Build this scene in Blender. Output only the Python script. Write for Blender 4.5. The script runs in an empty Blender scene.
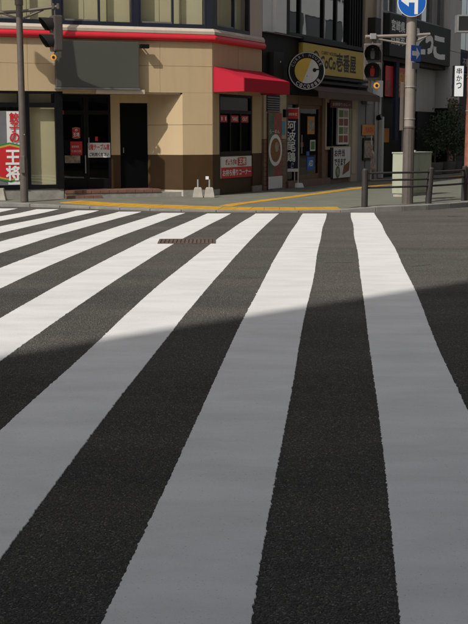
import bpy, bmesh, math, random
import numpy as np
from mathutils import Vector
random.seed(7)
sc = bpy.context.scene
COL = sc.collection
R = math.radians
# ------------------------------------------------------------------ camera
FPX, CAMZ = 1150.0, 1.45
PHI = math.atan(179.0 / FPX)
cd = bpy.data.cameras.new('camera'); cam = bpy.data.objects.new('camera', cd); COL.objects.link(cam)
cd.sensor_fit = 'HORIZONTAL'; cd.sensor_width = 36.0; cd.lens = 36.0 * FPX / 468.0
cd.clip_start = 0.1; cd.clip_end = 1000
cam.location = (0, 0, CAMZ); cam.rotation_euler = (math.pi / 2 - PHI, 0, 0)
sc.camera = cam
# ------------------------------------------------------------------ sky and sun
SUN_AZ, SUN_EL = R(40), R(45)            # light travels towards (+x, +y), sun behind the camera on the left
w = bpy.data.worlds.new('World'); sc.world = w; w.use_nodes = True
nt = w.node_tree; bg = nt.nodes['Background']
sky = nt.nodes.new('ShaderNodeTexSky'); sky.sky_type = 'NISHITA'; sky.sun_disc = False
sky.sun_elevation = SUN_EL; sky.sun_rotation = R(220)
sky.dust_density = 3.0; sky.ozone_density = 0.5
hs = nt.nodes.new('ShaderNodeHueSaturation'); hs.inputs['Saturation'].default_value = 0.45      # milky late-summer sky
nt.links.new(sky.outputs[0], hs.inputs['Color']); nt.links.new(hs.outputs[0], bg.inputs[0]); bg.inputs[1].default_value = 0.097
sl = bpy.data.lights.new('sun', 'SUN'); sl.energy = 3.55; sl.angle = R(0.53); sl.color = (1.0, 0.955, 0.885)
so = bpy.data.objects.new('sun', sl); COL.objects.link(so)
sdir = Vector((math.sin(SUN_AZ) * math.cos(SUN_EL), math.cos(SUN_AZ) * math.cos(SUN_EL), -math.sin(SUN_EL)))
so.rotation_euler = sdir.to_track_quat('-Z', 'Y').to_euler()
vs = sc.view_settings; vs.view_transform = 'Standard'; vs.look = 'None'; vs.exposure = 0.0; vs.gamma = 1.0
vs.use_curve_mapping = False
sc.cycles.use_denoising = True
sc.cycles.max_bounces = 8; sc.cycles.transparent_max_bounces = 16

# ------------------------------------------------------------------ materials
M = {}
def mat(name, col, rough=0.6, var=0.08, scale=3.0, bump=0.0, bscale=60.0, metal=0.0, spec=0.5, emit=None, estr=1.0, dirt=0.0):
    m = bpy.data.materials.new(name); m.use_nodes = True; t = m.node_tree; N = t.nodes; L = t.links
    p = N['Principled BSDF']; p.inputs['Roughness'].default_value = rough; p.inputs['Metallic'].default_value = metal
    p.inputs['Specular IOR Level'].default_value = spec
    tc = N.new('ShaderNodeTexCoord')
    n1 = N.new('ShaderNodeTexNoise'); n1.inputs['Scale'].default_value = scale; n1.inputs['Detail'].default_value = 6
    n1.inputs['Roughness'].default_value = 0.65
    L.new(tc.outputs['Object'], n1.inputs['Vector'])
    cr = N.new('ShaderNodeValToRGB'); L.new(n1.outputs['Fac'], cr.inputs[0])
    a = [max(0, c * (1 - var)) for c in col]; b = [min(1, c * (1 + var)) for c in col]
    cr.color_ramp.elements[0].color = (*a, 1); cr.color_ramp.elements[1].color = (*b, 1)
    cr.color_ramp.elements[0].position = 0.3; cr.color_ramp.elements[1].position = 0.7
    out = cr.outputs[0]
    if dirt > 0:
        mp = N.new('ShaderNodeMapping'); mp.inputs['Scale'].default_value = (7, 7, 0.6); L.new(tc.outputs['Object'], mp.inputs[0])
        n2 = N.new('ShaderNodeTexNoise'); n2.inputs['Scale'].default_value = 1.3; n2.inputs['Detail'].default_value = 8; L.new(mp.outputs[0], n2.inputs['Vector'])
        r2 = N.new('ShaderNodeValToRGB'); r2.color_ramp.elements[0].position = 0.5; r2.color_ramp.elements[1].position = 0.8
        r2.color_ramp.elements[0].color = (0, 0, 0, 1); r2.color_ramp.elements[1].color = (dirt, dirt, dirt, 1); L.new(n2.outputs['Fac'], r2.inputs[0])
        mx = N.new('ShaderNodeMixRGB'); L.new(r2.outputs[0], mx.inputs[0]); L.new(out, mx.inputs[1]); mx.inputs[2].default_value = (0.09, 0.08, 0.07, 1)
        out = mx.outputs[0]
    L.new(out, p.inputs['Base Color'])
    mr = N.new('ShaderNodeMapRange'); mr.inputs['To Min'].default_value = max(0, rough - 0.08); mr.inputs['To Max'].default_value = min(1, rough + 0.1)
    L.new(n1.outputs['Fac'], mr.inputs['Value']); L.new(mr.outputs[0], p.inputs['Roughness'])
    if bump > 0:
        nb = N.new('ShaderNodeTexNoise'); nb.inputs['Scale'].default_value = bscale; nb.inputs['Detail'].default_value = 4; L.new(tc.outputs['Object'], nb.inputs['Vector'])
        bn = N.new('ShaderNodeBump'); bn.inputs['Strength'].default_value = bump; bn.inputs['Distance'].default_value = 0.004
        L.new(nb.outputs['Fac'], bn.inputs['Height']); L.new(bn.outputs[0], p.inputs['Normal'])
    if emit:
        p.inputs['Emission Color'].default_value = (*emit, 1); p.inputs['Emission Strength'].default_value = estr
    M[name] = m
    return m
def glass(name, tint, refl=0.0, rough=0.015):
    m = bpy.data.materials.new(name); m.use_nodes = True; t = m.node_tree; N = t.nodes; L = t.links
    N.remove(N['Principled BSDF'])
    tr = N.new('ShaderNodeBsdfTransparent'); tr.inputs[0].default_value = (*tint, 1)
    gl = N.new('ShaderNodeBsdfGlossy'); gl.inputs['Roughness'].default_value = rough
    nz = N.new('ShaderNodeTexNoise'); nz.inputs['Scale'].default_value = 0.9; tc = N.new('ShaderNodeTexCoord'); L.new(tc.outputs['Object'], nz.inputs['Vector'])
    bn = N.new('ShaderNodeBump'); bn.inputs['Strength'].default_value = 0.12; bn.inputs['Distance'].default_value = 0.02
    L.new(nz.outputs['Fac'], bn.inputs['Height']); L.new(bn.outputs[0], gl.inputs['Normal'])
    lw = N.new('ShaderNodeLayerWeight'); lw.inputs[0].default_value = 0.5
    pw = N.new('ShaderNodeMath'); pw.operation = 'POWER'; pw.inputs[1].default_value = 5; L.new(lw.outputs['Facing'], pw.inputs[0])
    ad = N.new('ShaderNodeMath'); ad.operation = 'MULTIPLY_ADD'; ad.use_clamp = True; ad.inputs[1].default_value = 0.9; ad.inputs[2].default_value = 0.04 + refl; L.new(pw.outputs[0], ad.inputs[0])
    mx = N.new('ShaderNodeMixShader'); L.new(ad.outputs[0], mx.inputs[0]); L.new(tr.outputs[0], mx.inputs[1]); L.new(gl.outputs[0], mx.inputs[2])
    L.new(mx.outputs[0], N['Material Output'].inputs[0]); M[name] = m
def asphalt_mat():
    m = bpy.data.materials.new('asphalt'); m.use_nodes = True; t = m.node_tree; N = t.nodes; L = t.links; p = N['Principled BSDF']
    tc = N.new('ShaderNodeTexCoord')
    v = N.new('ShaderNodeTexVoronoi'); v.inputs['Scale'].default_value = 165; v.inputs['Randomness'].default_value = 1; L.new(tc.outputs['Object'], v.inputs['Vector'])
    v2 = N.new('ShaderNodeTexVoronoi'); v2.inputs['Scale'].default_value = 60; L.new(tc.outputs['Object'], v2.inputs['Vector'])
    sp = N.new('ShaderNodeSeparateColor'); L.new(v.outputs['Color'], sp.inputs[0])
    r1 = N.new('ShaderNodeValToRGB'); e = r1.color_ramp.elements
    e[0].position = 0; e[0].color = (0.064, 0.060, 0.055, 1); e[1].position = 0.62; e[1].color = (0.108, 0.102, 0.093, 1)
    x = e.new(0.93); x.color = (0.145, 0.137, 0.125, 1); x = e.new(0.99); x.color = (0.27, 0.26, 0.24, 1)
    L.new(sp.outputs[0], r1.inputs[0])
    n = N.new('ShaderNodeTexNoise'); n.inputs['Scale'].default_value = 0.7; n.inputs['Detail'].default_value = 9; n.inputs['Roughness'].default_value = 0.7
    mp = N.new('ShaderNodeMapping'); mp.inputs['Scale'].default_value = (0.35, 1.3, 1); L.new(tc.outputs['Object'], mp.inputs[0]); L.new(mp.outputs[0], n.inputs['Vector'])
    r2 = N.new('ShaderNodeValToRGB'); r2.color_ramp.elements[0].position = 0.3; r2.color_ramp.elements[1].position = 0.72
    r2.color_ramp.elements[0].color = (0.72, 0.72, 0.73, 1); r2.color_ramp.elements[1].color = (1.28, 1.27, 1.24, 1); L.new(n.outputs['Fac'], r2.inputs[0])
    mx = N.new('ShaderNodeMixRGB'); mx.blend_type = 'MULTIPLY'; mx.inputs[0].default_value = 1; L.new(r1.outputs[0], mx.inputs[1]); L.new(r2.outputs[0], mx.inputs[2])
    L.new(mx.outputs[0], p.inputs['Base Color']); p.inputs['Roughness'].default_value = 0.9; p.inputs['Specular IOR Level'].default_value = 0.08; p.inputs['Diffuse Roughness'].default_value = 1.0
    a = N.new('ShaderNodeMath'); a.operation = 'ADD'; L.new(v.outputs['Distance'], a.inputs[0])
    ml = N.new('ShaderNodeMath'); ml.operation = 'MULTIPLY'; ml.inputs[1].default_value = 0.9; L.new(v2.outputs['Distance'], ml.inputs[0]); L.new(ml.outputs[0], a.inputs[1])
    b = N.new('ShaderNodeBump'); b.invert = True; b.inputs['Strength'].default_value = 1.0; b.inputs['Distance'].default_value = 0.009
    L.new(a.outputs[0], b.inputs['Height']); L.new(b.outputs[0], p.inputs['Normal']); M['asphalt'] = m
def paint_mat():
    m = bpy.data.materials.new('road_paint'); m.use_nodes = True; t = m.node_tree; N = t.nodes; L = t.links; p = N['Principled BSDF']
    tc = N.new('ShaderNodeTexCoord'); mp = N.new('ShaderNodeMapping'); mp.inputs['Scale'].default_value = (0.9, 2.2, 1); L.new(tc.outputs['Object'], mp.inputs[0])
    n = N.new('ShaderNodeTexNoise'); n.inputs['Scale'].default_value = 1.6; n.inputs['Detail'].default_value = 6; n.inputs['Roughness'].default_value = 0.6; L.new(mp.outputs[0], n.inputs['Vector'])
    r = N.new('ShaderNodeValToRGB'); r.color_ramp.elements[0].position = 0.28; r.color_ramp.elements[1].position = 0.62
    r.color_ramp.elements[0].color = (0.60, 0.59, 0.565, 1); r.color_ramp.elements[1].color = (0.72, 0.71, 0.685, 1); L.new(n.outputs['Fac'], r.inputs[0])
    n3 = N.new('ShaderNodeTexNoise'); n3.inputs['Scale'].default_value = 130; n3.inputs['Detail'].default_value = 4; L.new(tc.outputs['Object'], n3.inputs['Vector'])
    r3 = N.new('ShaderNodeValToRGB'); r3.color_ramp.elements[0].position = 0.26; r3.color_ramp.elements[1].position = 0.36
    r3.color_ramp.elements[0].color = (0.4, 0.4, 0.4, 1); r3.color_ramp.elements[1].color = (1, 1, 1, 1); L.new(n3.outputs['Fac'], r3.inputs[0])
    v = N.new('ShaderNodeTexVoronoi'); v.inputs['Scale'].default_value = 5; L.new(tc.outputs['Object'], v.inputs['Vector'])
    r4 = N.new('ShaderNodeValToRGB'); r4.color_ramp.elements[0].position = 0.035; r4.color_ramp.elements[1].position = 0.06
    r4.color_ramp.elements[0].color = (0.25, 0.25, 0.25, 1); r4.color_ramp.elements[1].color = (1, 1, 1, 1); L.new(v.outputs['Distance'], r4.inputs[0])
    mx = N.new('ShaderNodeMixRGB'); mx.blend_type = 'MULTIPLY'; mx.inputs[0].default_value = 0.8; L.new(r.outputs[0], mx.inputs[1]); L.new(r3.outputs[0], mx.inputs[2])
    m2 = N.new('ShaderNodeMixRGB'); m2.blend_type = 'MULTIPLY'; m2.inputs[0].default_value = 0.0; L.new(mx.outputs[0], m2.inputs[1]); L.new(r4.outputs[0], m2.inputs[2])
    L.new(m2.outputs[0], p.inputs['Base Color']); p.inputs['Roughness'].default_value = 0.7; p.inputs['Specular IOR Level'].default_value = 0.3
    g1 = N.new('ShaderNodeTexNoise'); g1.inputs['Scale'].default_value = 330; g1.inputs['Detail'].default_value = 2; L.new(tc.outputs['Object'], g1.inputs['Vector'])
    g2 = N.new('ShaderNodeMapRange'); g2.inputs['From Min'].default_value = .3; g2.inputs['From Max'].default_value = .7; g2.inputs['To Min'].default_value = .93; g2.inputs['To Max'].default_value = 1.05; L.new(g1.outputs['Fac'], g2.inputs['Value'])
    g3 = N.new('ShaderNodeMixRGB'); g3.blend_type = 'MULTIPLY'; g3.inputs[0].default_value = 1; L.new(m2.outputs[0], g3.inputs[1]); L.new(g2.outputs[0], g3.inputs[2]); L.new(g3.outputs[0], p.inputs['Base Color'])
    b = N.new('ShaderNodeBump'); b.inputs['Strength'].default_value = 0.5; b.inputs['Distance'].default_value = 0.003
    n4 = N.new('ShaderNodeTexNoise'); n4.inputs['Scale'].default_value = 70; n4.inputs['Detail'].default_value = 5; L.new(tc.outputs['Object'], n4.inputs['Vector'])
    L.new(n4.outputs['Fac'], b.inputs['Height']); L.new(b.outputs[0], p.inputs['Normal']); M['road_paint'] = m
asphalt_mat(); paint_mat()
mat('crack', (0.012, 0.012, 0.012), 0.9)
mat('kerb', (0.21, 0.20, 0.18), 0.85, 0.2, 4, 0.4, 90)
mat('footway', (0.135, 0.137, 0.105), 0.85, 0.16, 1.3, 0.5, 120)
mat('tactile', (0.46, 0.25, 0.02), 0.7, 0.22, 3, 0.3, 80)
mat('iron', (0.115, 0.078, 0.06), 0.7, 0.35, 12, 0.5, 60, 0.2)
mat('tan', (0.515, 0.385, 0.225), 0.75, 0.035, 1.2, 0.15, 140, dirt=0.10)
mat('cream', (0.52, 0.44, 0.35), 0.7, 0.04, 2, 0, dirt=0.12)
mat('brown_wall', (0.060, 0.032, 0.012), 0.5, 0.10, 2, 0.1, 120, spec=0.25)
mat('plinth', (0.46, 0.42, 0.34), 0.85, 0.15, 4, 0.4, 60)
mat('foundation', (0.26, 0.25, 0.22), 0.9, 0.25, 5, 0.5, 60)
mat('step_tile', (0.17, 0.085, 0.062), 0.6, 0.2, 7, 0.2, 60)
mat('red_band', (0.66, 0.025, 0.04), 0.4, 0.06, 3)
mat('awning_red', (0.58, 0.008, 0.035), 0.75, 0.05, 2, 0.2, 200)
_m = M['awning_red']; _n = _m.node_tree.nodes; _p = _n['Principled BSDF']; _t = _n.new('ShaderNodeBsdfTranslucent'); _t.inputs[0].default_value = (0.62, 0.01, 0.04, 1)
_x = _n.new('ShaderNodeMixShader'); _x.inputs[0].default_value = 0.3; _m.node_tree.links.new(_p.outputs[0], _x.inputs[1]); _m.node_tree.links.new(_t.outputs[0], _x.inputs[2]); _m.node_tree.links.new(_x.outputs[0], _n['Material Output'].inputs[0])
mat('navy_frame', (0.018, 0.02, 0.032), 0.35, 0.15, 3)
mat('black_frame', (0.006, 0.006, 0.007), 0.4, 0.2, 4, spec=0.2)
mat('door_black', (0.003, 0.003, 0.0035), 0.5, 0.2, 3, spec=0.08)
mat('blind', (0.66, 0.58, 0.36), 0.9, 0.04, 1.5)
mat('interior', (0.02, 0.017, 0.015), 0.9, 0.3, 1)
mat('interior_wood', (0.16, 0.10, 0.06), 0.8, 0.3, 2)
mat('signboard_dark', (0.072, 0.074, 0.062), 0.5, 0.05, 1.2, dirt=0.05)
mat('white_sign', (0.72, 0.72, 0.70), 0.5, 0.04, 2)
mat('white_letter', (0.78, 0.78, 0.76), 0.55, 0.03)
mat('grey_letter', (0.36, 0.36, 0.35), 0.6, 0.05)
mat('red_sign', (0.55, 0.02, 0.025), 0.45, 0.05)
mat('yellow_sign', (0.50, 0.34, 0.05), 0.5, 0.06)
mat('green_sign', (0.03, 0.20, 0.06), 0.5, 0.05)
mat('orange_sign', (0.60, 0.25, 0.03), 0.5, 0.06)
mat('blue_sign', (0.01, 0.11, 0.46), 0.4, 0.04)
mat('sky_blue_sign', (0.05, 0.26, 0.40), 0.5, 0.04)
mat('dark_letter', (0.02, 0.016, 0.013), 0.6, 0.1)
mat('pole_brown', (0.115, 0.095, 0.082), 0.5, 0.12, 6, 0.1, 60, 0.1, dirt=0.1)
mat('pole_beige', (0.27, 0.235, 0.20), 0.5, 0.10, 6, 0.1, 60, 0.1, dirt=0.15)
mat('rust_pole', (0.26, 0.10, 0.065), 0.6, 0.3, 6, 0.3, 60)
mat('signal_body', (0.075, 0.062, 0.055), 0.55, 0.12, 5)
mat('visor', (0.018, 0.016, 0.015), 0.6, 0.1, spec=0.2)
mat('lens_dark', (0.02, 0.02, 0.02), 0.15, 0.1)
mat('lens_red', (0.10, 0.012, 0.012), 0.3, 0.1, emit=(1, 0.08, 0.05), estr=0.06)
mat('lens_amber', (0.6, 0.28, 0.05), 0.35, 0.1, emit=(1, 0.45, 0.08), estr=0.12)
mat('rail', (0.045, 0.039, 0.036), 0.45, 0.15, 6, 0, 60, 0.2)
mat('cabinet', (0.36, 0.38, 0.29), 0.5, 0.07, 3, 0.05, 60, dirt=0.14)
mat('concrete', (0.36, 0.33, 0.28), 0.9, 0.18, 6, 0.5, 60, dirt=0.2)
mat('galvanised', (0.42, 0.42, 0.41), 0.4, 0.12, 8, 0, 60, 0.5)
mat('grey_metal', (0.20, 0.20, 0.205), 0.45, 0.1, 4, 0, 60, 0.3)
mat('grey_wall', (0.24, 0.24, 0.24), 0.7, 0.06, 1.2, 0.1, 100, dirt=0.1)
mat('pale_wall', (0.50, 0.49, 0.47), 0.7, 0.05, 1.5, 0.1, 100, dirt=0.1)
mat('beige_wall', (0.45, 0.37, 0.27), 0.75, 0.06, 1.5, 0.15, 100, dirt=0.12)
mat('tile_wall', (0.20, 0.12, 0.085), 0.6, 0.2, 5, 0.2, 60)
mat('black_wall', (0.010, 0.010, 0.011), 0.55, 0.15, 2, spec=0.2)
mat('charcoal', (0.02, 0.019, 0.019), 0.6, 0.12, 2, spec=0.3)
mat('canopy_brown', (0.085, 0.05, 0.035), 0.7, 0.12, 3, 0.2, 160)
mat('wood', (0.17, 0.10, 0.06), 0.6, 0.22, 6)
mat('navy_cloth', (0.012, 0.017, 0.045), 0.85, 0.1, 4)
mat('maroon', (0.16, 0.03, 0.025), 0.6, 0.1, 3)
mat('food_brown', (0.22, 0.09, 0.03), 0.6, 0.5, 22)
mat('food_green', (0.10, 0.20, 0.05), 0.6, 0.5, 20)
mat('photo_print', (0.34, 0.27, 0.20), 0.5, 0.6, 9)
mat('photo_red', (0.26, 0.05, 0.04), 0.5, 0.5, 5)
mat('photo_green', (0.06, 0.12, 0.07), 0.5, 0.6, 5)
mat('banner_cloth', (0.42, 0.32, 0.27), 0.85, 0.6, 14)
mat('leaf', (0.03, 0.06, 0.02), 0.5, 0.35, 9)
mat('bark', (0.10, 0.07, 0.05), 0.9, 0.3, 10, 0.6, 30)
mat('pot', (0.09, 0.085, 0.08), 0.8, 0.15, 5)
mat('lit_sign', (0.8, 0.8, 0.78), 0.5, 0.02, emit=(1, 0.98, 0.93), estr=0.55)
glass('window_glass', (0.95, 0.96, 0.95)); glass('dark_glass', (0.35, 0.36, 0.35)); glass('film_glass', (0.35, 0.37, 0.38), 0.45)

# ------------------------------------------------------------------ mesh helpers
def root_loc(o):
    while o.parent: o = o.parent
    return Vector(o.location)
def lab(o, label=None, cat=None, group=None, kind=None):
    if label: o['label'] = label
    if cat: o['category'] = cat
    if group: o['group'] = group
    if kind: o['kind'] = kind
    return o
def thing(name, loc, label, cat, group=None):
    o = bpy.data.objects.new(name, None); COL.objects.link(o); o.location = loc; o.empty_display_size = 0.2
    return lab(o, label, cat, group)
class MB:
    def __init__(s): s.v = []; s.f = []
    def add(s, vs, fs):
        n = len(s.v); s.v += [tuple(p) for p in vs]; s.f += [tuple(i + n for i in f) for f in fs]; return s
    def hexa(s, p):      # 8 points: 4 bottom, 4 top, same winding
        return s.add(p, [(3, 2, 1, 0), (4, 5, 6, 7), (0, 1, 5, 4), (1, 2, 6, 5), (2, 3, 7, 6), (3, 0, 4, 7)])
    def box(s, a, b):
        x0, y0, z0 = a; x1, y1, z1 = b
        return s.hexa([(x0, y0, z0), (x1, y0, z0), (x1, y1, z0), (x0, y1, z0), (x0, y0, z1), (x1, y0, z1), (x1, y1, z1), (x0, y1, z1)])
    def fbox(s, fr, u0, u1, z0, z1, w0, w1):
        p = [fr.pt(u, w_, z) for z in (z0, z1) for (u, w_) in ((u0, w1), (u1, w1), (u1, w0), (u0, w0))]
        return s.hexa(p)
    def tube(s, a, b, r0, r1=None, n=14, cap=True):
        a = Vector(a); b = Vector(b); r1 = r0 if r1 is None else r1
        d = (b - a).normalized(); x = d.orthogonal().normalized(); y = d.cross(x)
        vs = []
        for c, r in ((a, r0), (b, r1)):
            for i in range(n):
                t = 2 * math.pi * i / n; vs.append(c + x * (r * math.cos(t)) + y * (r * math.sin(t)))
        fs = [(i, (i + 1) % n, n + (i + 1) % n, n + i) for i in range(n)]
        if cap: fs += [tuple(range(n - 1, -1, -1)), tuple(range(n, 2 * n))]
        return s.add(vs, fs)
    def slab(s, pts, nrm, th):     # polygon extruded along nrm by th
        nrm = Vector(nrm).normalized() * th; n = len(pts); a = [Vector(p) for p in pts]; b = [p + nrm for p in a]
        return s.add(a + b, [tuple(range(n - 1, -1, -1)), tuple(range(n, 2 * n))] + [(i, (i + 1) % n, n + (i + 1) % n, n + i) for i in range(n)])
    def prism(s, plan, z0, z1):
        return s.slab([(x, y, z0) for x, y in plan], (0, 0, 1), z1 - z0)
    def build(s, name, m, parent=None, bevel=0, smooth=False, **k):
        me = bpy.data.meshes.new(name); off = root_loc(parent) if parent else Vector((0, 0, 0))
        me.from_pydata([tuple(Vector(p) - off) for p in s.v], [], s.f); me.update()
        bm = bmesh.new(); bm.from_mesh(me); bmesh.ops.recalc_face_normals(bm, faces=bm.faces)
        if bevel:
            bmesh.ops.bevel(bm, geom=[e for e in bm.edges if len(e.link_faces) == 2 and e.calc_face_angle(0) > 0.5], offset=bevel, segments=2, affect='EDGES', profile=0.6)
        bm.to_mesh(me); bm.free()
        if smooth:
            for p in me.polygons: p.use_smooth = True
            me.set_sharp_from_angle(angle=R(40))
        me.materials.append(M[m] if isinstance(m, str) else m)
        o = bpy.data.objects.new(name, me); COL.objects.link(o)
        if parent: o.parent = parent
        return lab(o, **k)
class Fr:
    """a vertical plane: u along it, w outwards, z up"""
    def __init__(s, O, D):
        s.O = Vector((O[0], O[1])); s.d = Vector(D).normalized(); s.n = Vector((s.d.y, -s.d.x))
    def pt(s, u, w_, z): p = s.O + s.d * u + s.n * w_; return Vector((p.x, p.y, z))
    def D3(s): return Vector((s.d.x, s.d.y, 0))
    def N3(s): return Vector((s.n.x, s.n.y, 0))
def fb(fr, name, u0, u1, z0, z1, w0, w1, m, parent, bevel=0.0, **k):
    return MB().fbox(fr, u0, u1, z0, z1, w0, w1).build(name, m, parent, bevel, **k)
def text(body, origin, right, up, wdt, hgt, m, parent, bold=0.0, name='lettering', depth=0.0, shear=0.0, line=1.0):
    """lettering fitted into a box of wdt x hgt centred on origin"""
    cu = bpy.data.curves.new('t', 'FONT'); cu.body = body; cu.size = 1; cu.resolution_u = 2; cu.shear = shear; cu.space_line = line
    cu.align_x = 'CENTER'
    o = bpy.data.objects.new('t', cu); COL.objects.link(o)
    me = bpy.data.meshes.new_from_object(o.evaluated_get(bpy.context.evaluated_depsgraph_get())); bpy.data.objects.remove(o); bpy.data.curves.remove(cu)
    if not len(me.vertices): return None
    xs = [v.co.x for v in me.vertices]; ys = [v.co.y for v in me.vertices]
    cx, cy = (min(xs) + max(xs)) / 2, (min(ys) + max(ys)) / 2; sx = wdt / max(1e-6, max(xs) - min(xs)); sy = hgt / max(1e-6, max(ys) - min(ys))
    off = root_loc(parent); right = Vector(right); up = Vector(up); origin = Vector(origin)
    for v in me.vertices:
        v.co = origin + right * ((v.co.x - cx) * sx) + up * ((v.co.y - cy) * sy) - off
    if bold > 0:
        b_ = bold * 1.35; co = [v.co.copy() for v in me.vertices]; fc = [tuple(p.vertices) for p in me.polygons]; nn = right.cross(up).normalized(); n0 = len(co); V2 = []; F2_ = []
        for q_, (dx, dy) in enumerate(((0, 0), (b_, b_), (-b_, b_), (b_, -b_), (-b_, -b_))):
            V2 += [tuple(c + right * (dx * sx) + up * (dy * sy) + nn * (.0003 * q_)) for c in co]; F2_ += [tuple(i_ + q_ * n0 for i_ in f_) for f_ in fc]
        me = bpy.data.meshes.new('lettering'); me.from_pydata(V2, [], F2_)
    me.materials.clear(); me.materials.append(M[m]); me.update()
    q = bpy.data.objects.new(name, me); COL.objects.link(q); q.parent = parent
    return q
UP = Vector((0, 0, 1))
def ftext(fr, body, u0, u1, z0, z1, w_, m, parent, **k):
    return text(body, fr.pt((u0 + u1) / 2, w_, (z0 + z1) / 2), fr.D3(), UP, u1 - u0, z1 - z0, m, parent, **k)
def vtext(fr, body, uc, z1, size, step, w_, m, parent, **k):
    for i, ch in enumerate(body):
        ftext(fr, ch, uc - size / 2, uc + size / 2, z1 - step * i - size, z1 - step * i, w_, m, parent, **k)
def sweep(plan, prof, close=False):
    """profile [(w,z)] along a plan polyline, w to the right-hand side, mitred"""
    n = len(plan); P = [Vector(p) for p in plan]; mb = MB(); rows = []
    for i in range(n):
        d0 = (P[i] - P[i - 1]).normalized() if i else None; d1 = (P[i + 1] - P[i]).normalized() if i < n - 1 else None
        d0 = d0 or d1; d1 = d1 or d0
        n0 = Vector((d0.y, -d0.x)); n1 = Vector((d1.y, -d1.x)); b = (n0 + n1).normalized(); k = 1 / max(0.3, b.dot(n0))
        rows.append([(P[i].x + b.x * k * a, P[i].y + b.y * k * a, z) for a, z in prof])
    m_ = len(prof); vs = [p for r in rows for p in r]
    fs = [(i * m_ + j, i * m_ + (j + 1) % m_, (i + 1) * m_ + (j + 1) % m_, (i + 1) * m_ + j) for i in range(n - 1) for j in range(m_)]
    fs += [tuple(range(m_)), tuple(range((n - 1) * m_ + m_ - 1, (n - 1) * m_ - 1, -1))]
    return mb.add(vs, fs)
def ray(px, py):
    a = (px - 234) / FPX; b = (312 - py) / FPX
    return Vector((a, math.cos(PHI) + b * math.sin(PHI), -math.sin(PHI) + b * math.cos(PHI)))
def on_z(px, py, z):
    r = ray(px, py); t = (z - CAMZ) / r.z; return Vector((r.x * t, r.y * t, z))
def at(px, py, d):
    r = ray(px, py); t = d / r.y; return Vector((r.x * t, d, CAMZ + r.z * t))

# ------------------------------------------------------------------ road with its camber
KY = [-200, -30, -3, 0, 3.3, 5.9, 8.2, 10.5, 12.5, 15, 18, 22, 24, 30, 400]
KZ = [-.07, -.07, -.07, -.055, -.008, .066, .10, .113, .108, .083, .028, -.06, -.07, -.07, -.07]
TY = np.concatenate([[-200, -60, -20], np.arange(-4, 26.01, 0.25), [40, 80, 160, 400]])
g = np.arange(-6, 30, 0.05); gz = np.interp(g, KY, KZ); kern = np.hanning(33); kern /= kern.sum()
gs = np.convolve(np.pad(gz, 16, mode='edge'), kern, 'valid')
TZ = np.where((TY > -5) & (TY < 29), np.interp(TY, g, gs), -.07)
def zr(y): return float(np.interp(y, TY, TZ))
xs = [-200, -60, -20, -8, -4, -2, 0, 2, 4, 8, 20, 60, 200]; mb = MB()
vs_ = [(x, float(y), float(z)) for y, z in zip(TY, TZ) for x in xs]; nx = len(xs)
mb.add(vs_, [(j * nx + i, j * nx + i + 1, (j + 1) * nx + i + 1, (j + 1) * nx + i) for j in range(len(TY) - 1) for i in range(nx - 1)])
road = mb.build('road', 'asphalt', smooth=True, kind='structure')
SL = 0.0919
def stripe_x(y, k): return 0.205 + SL * y - 0.9 * k
ENDS = [22.0, 21.72, 21.72, 21.75, 21.95, 22.35, 22.75, 23.15, 23.4, 23.3, 23.1]
def wob(seed):
    r = random.Random(seed); ph = [(r.uniform(0, 6.28), r.uniform(0.5, 1.6), r.uniform(.002, .006)) for _ in range(3)]
    return lambda y: sum(a * math.sin(f_ * y + p) for p, f_, a in ph) + r.gauss(0, .0016) + (r.uniform(-.006, .006) if r.random() < .12 else 0)
for k in range(-0, 11):
    y0, y1 = 0.9 + 0.02 * k, ENDS[k]; st = []; y = y0
    while y < y1: st.append(y); y += 0.011 if y < 6 else (0.02 if y < 11 else 0.06)
    st.append(y1); st = sorted(set([round(a, 4) for a in st] + [float(t) for t in TY if y0 < t < y1]))
    wl, wr = wob(k * 2 + 1), wob(k * 2 + 2); vs_ = []; fs = []
    for y in st:
        a = stripe_x(y, k) + wl(y); b = stripe_x(y, k) + .45 + wr(y); z = zr(y)
        vs_ += [(a, y, z - .002), (a + .002, y, z + .004), (b - .002, y, z + .004), (b, y, z - .002)]
    for i in range(len(st) - 1):
        o = i * 4
        for j in range(3): fs.append((o + j, o + j + 1, o + j + 5, o + j + 4))
    fs += [(3, 2, 1, 0), tuple(len(vs_) - 4 + j for j in range(4))]
    MB().add(vs_, fs).build('crosswalk_stripe', 'road_paint', road)
def crack(pts, wd):
    r = random.Random(len(pts) * 77 + int(pts[0][0])); P = []
    for (a, b) in zip(pts[:-1], pts[1:]):
        for i in range(6): P.append((a[0] + (b[0] - a[0]) * i / 6 + r.uniform(-.8, .8), a[1] + (b[1] - a[1]) * i / 6 + r.uniform(-.25, .25)))
    vs_ = []; fs = []
    for px, py in P:
        y = 10.0
        for _ in range(30): y = on_z(px, py, zr(y)).y * .5 + y * .5
        q = on_z(px, py, zr(y)); h = wd * r.uniform(.4, 1.2); vs_ += [(q.x, q.y - h, zr(q.y - h) + .0055), (q.x, q.y + h, zr(q.y + h) + .0055)]
    for i in range(len(P) - 1): fs.append((2 * i, 2 * i + 2, 2 * i + 3, 2 * i + 1))
    MB().add(vs_, fs).build('crack', 'crack', road)
crack([(323, 263.3), (338, 263), (356, 262.5)], .009)
crack([(407, 267), (420, 266), (433, 264.5)], .009)
crack([(238, 279), (250, 278.4), (262, 278)], .008)
crack([(448, 216.5), (468, 216)], .05)
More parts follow.
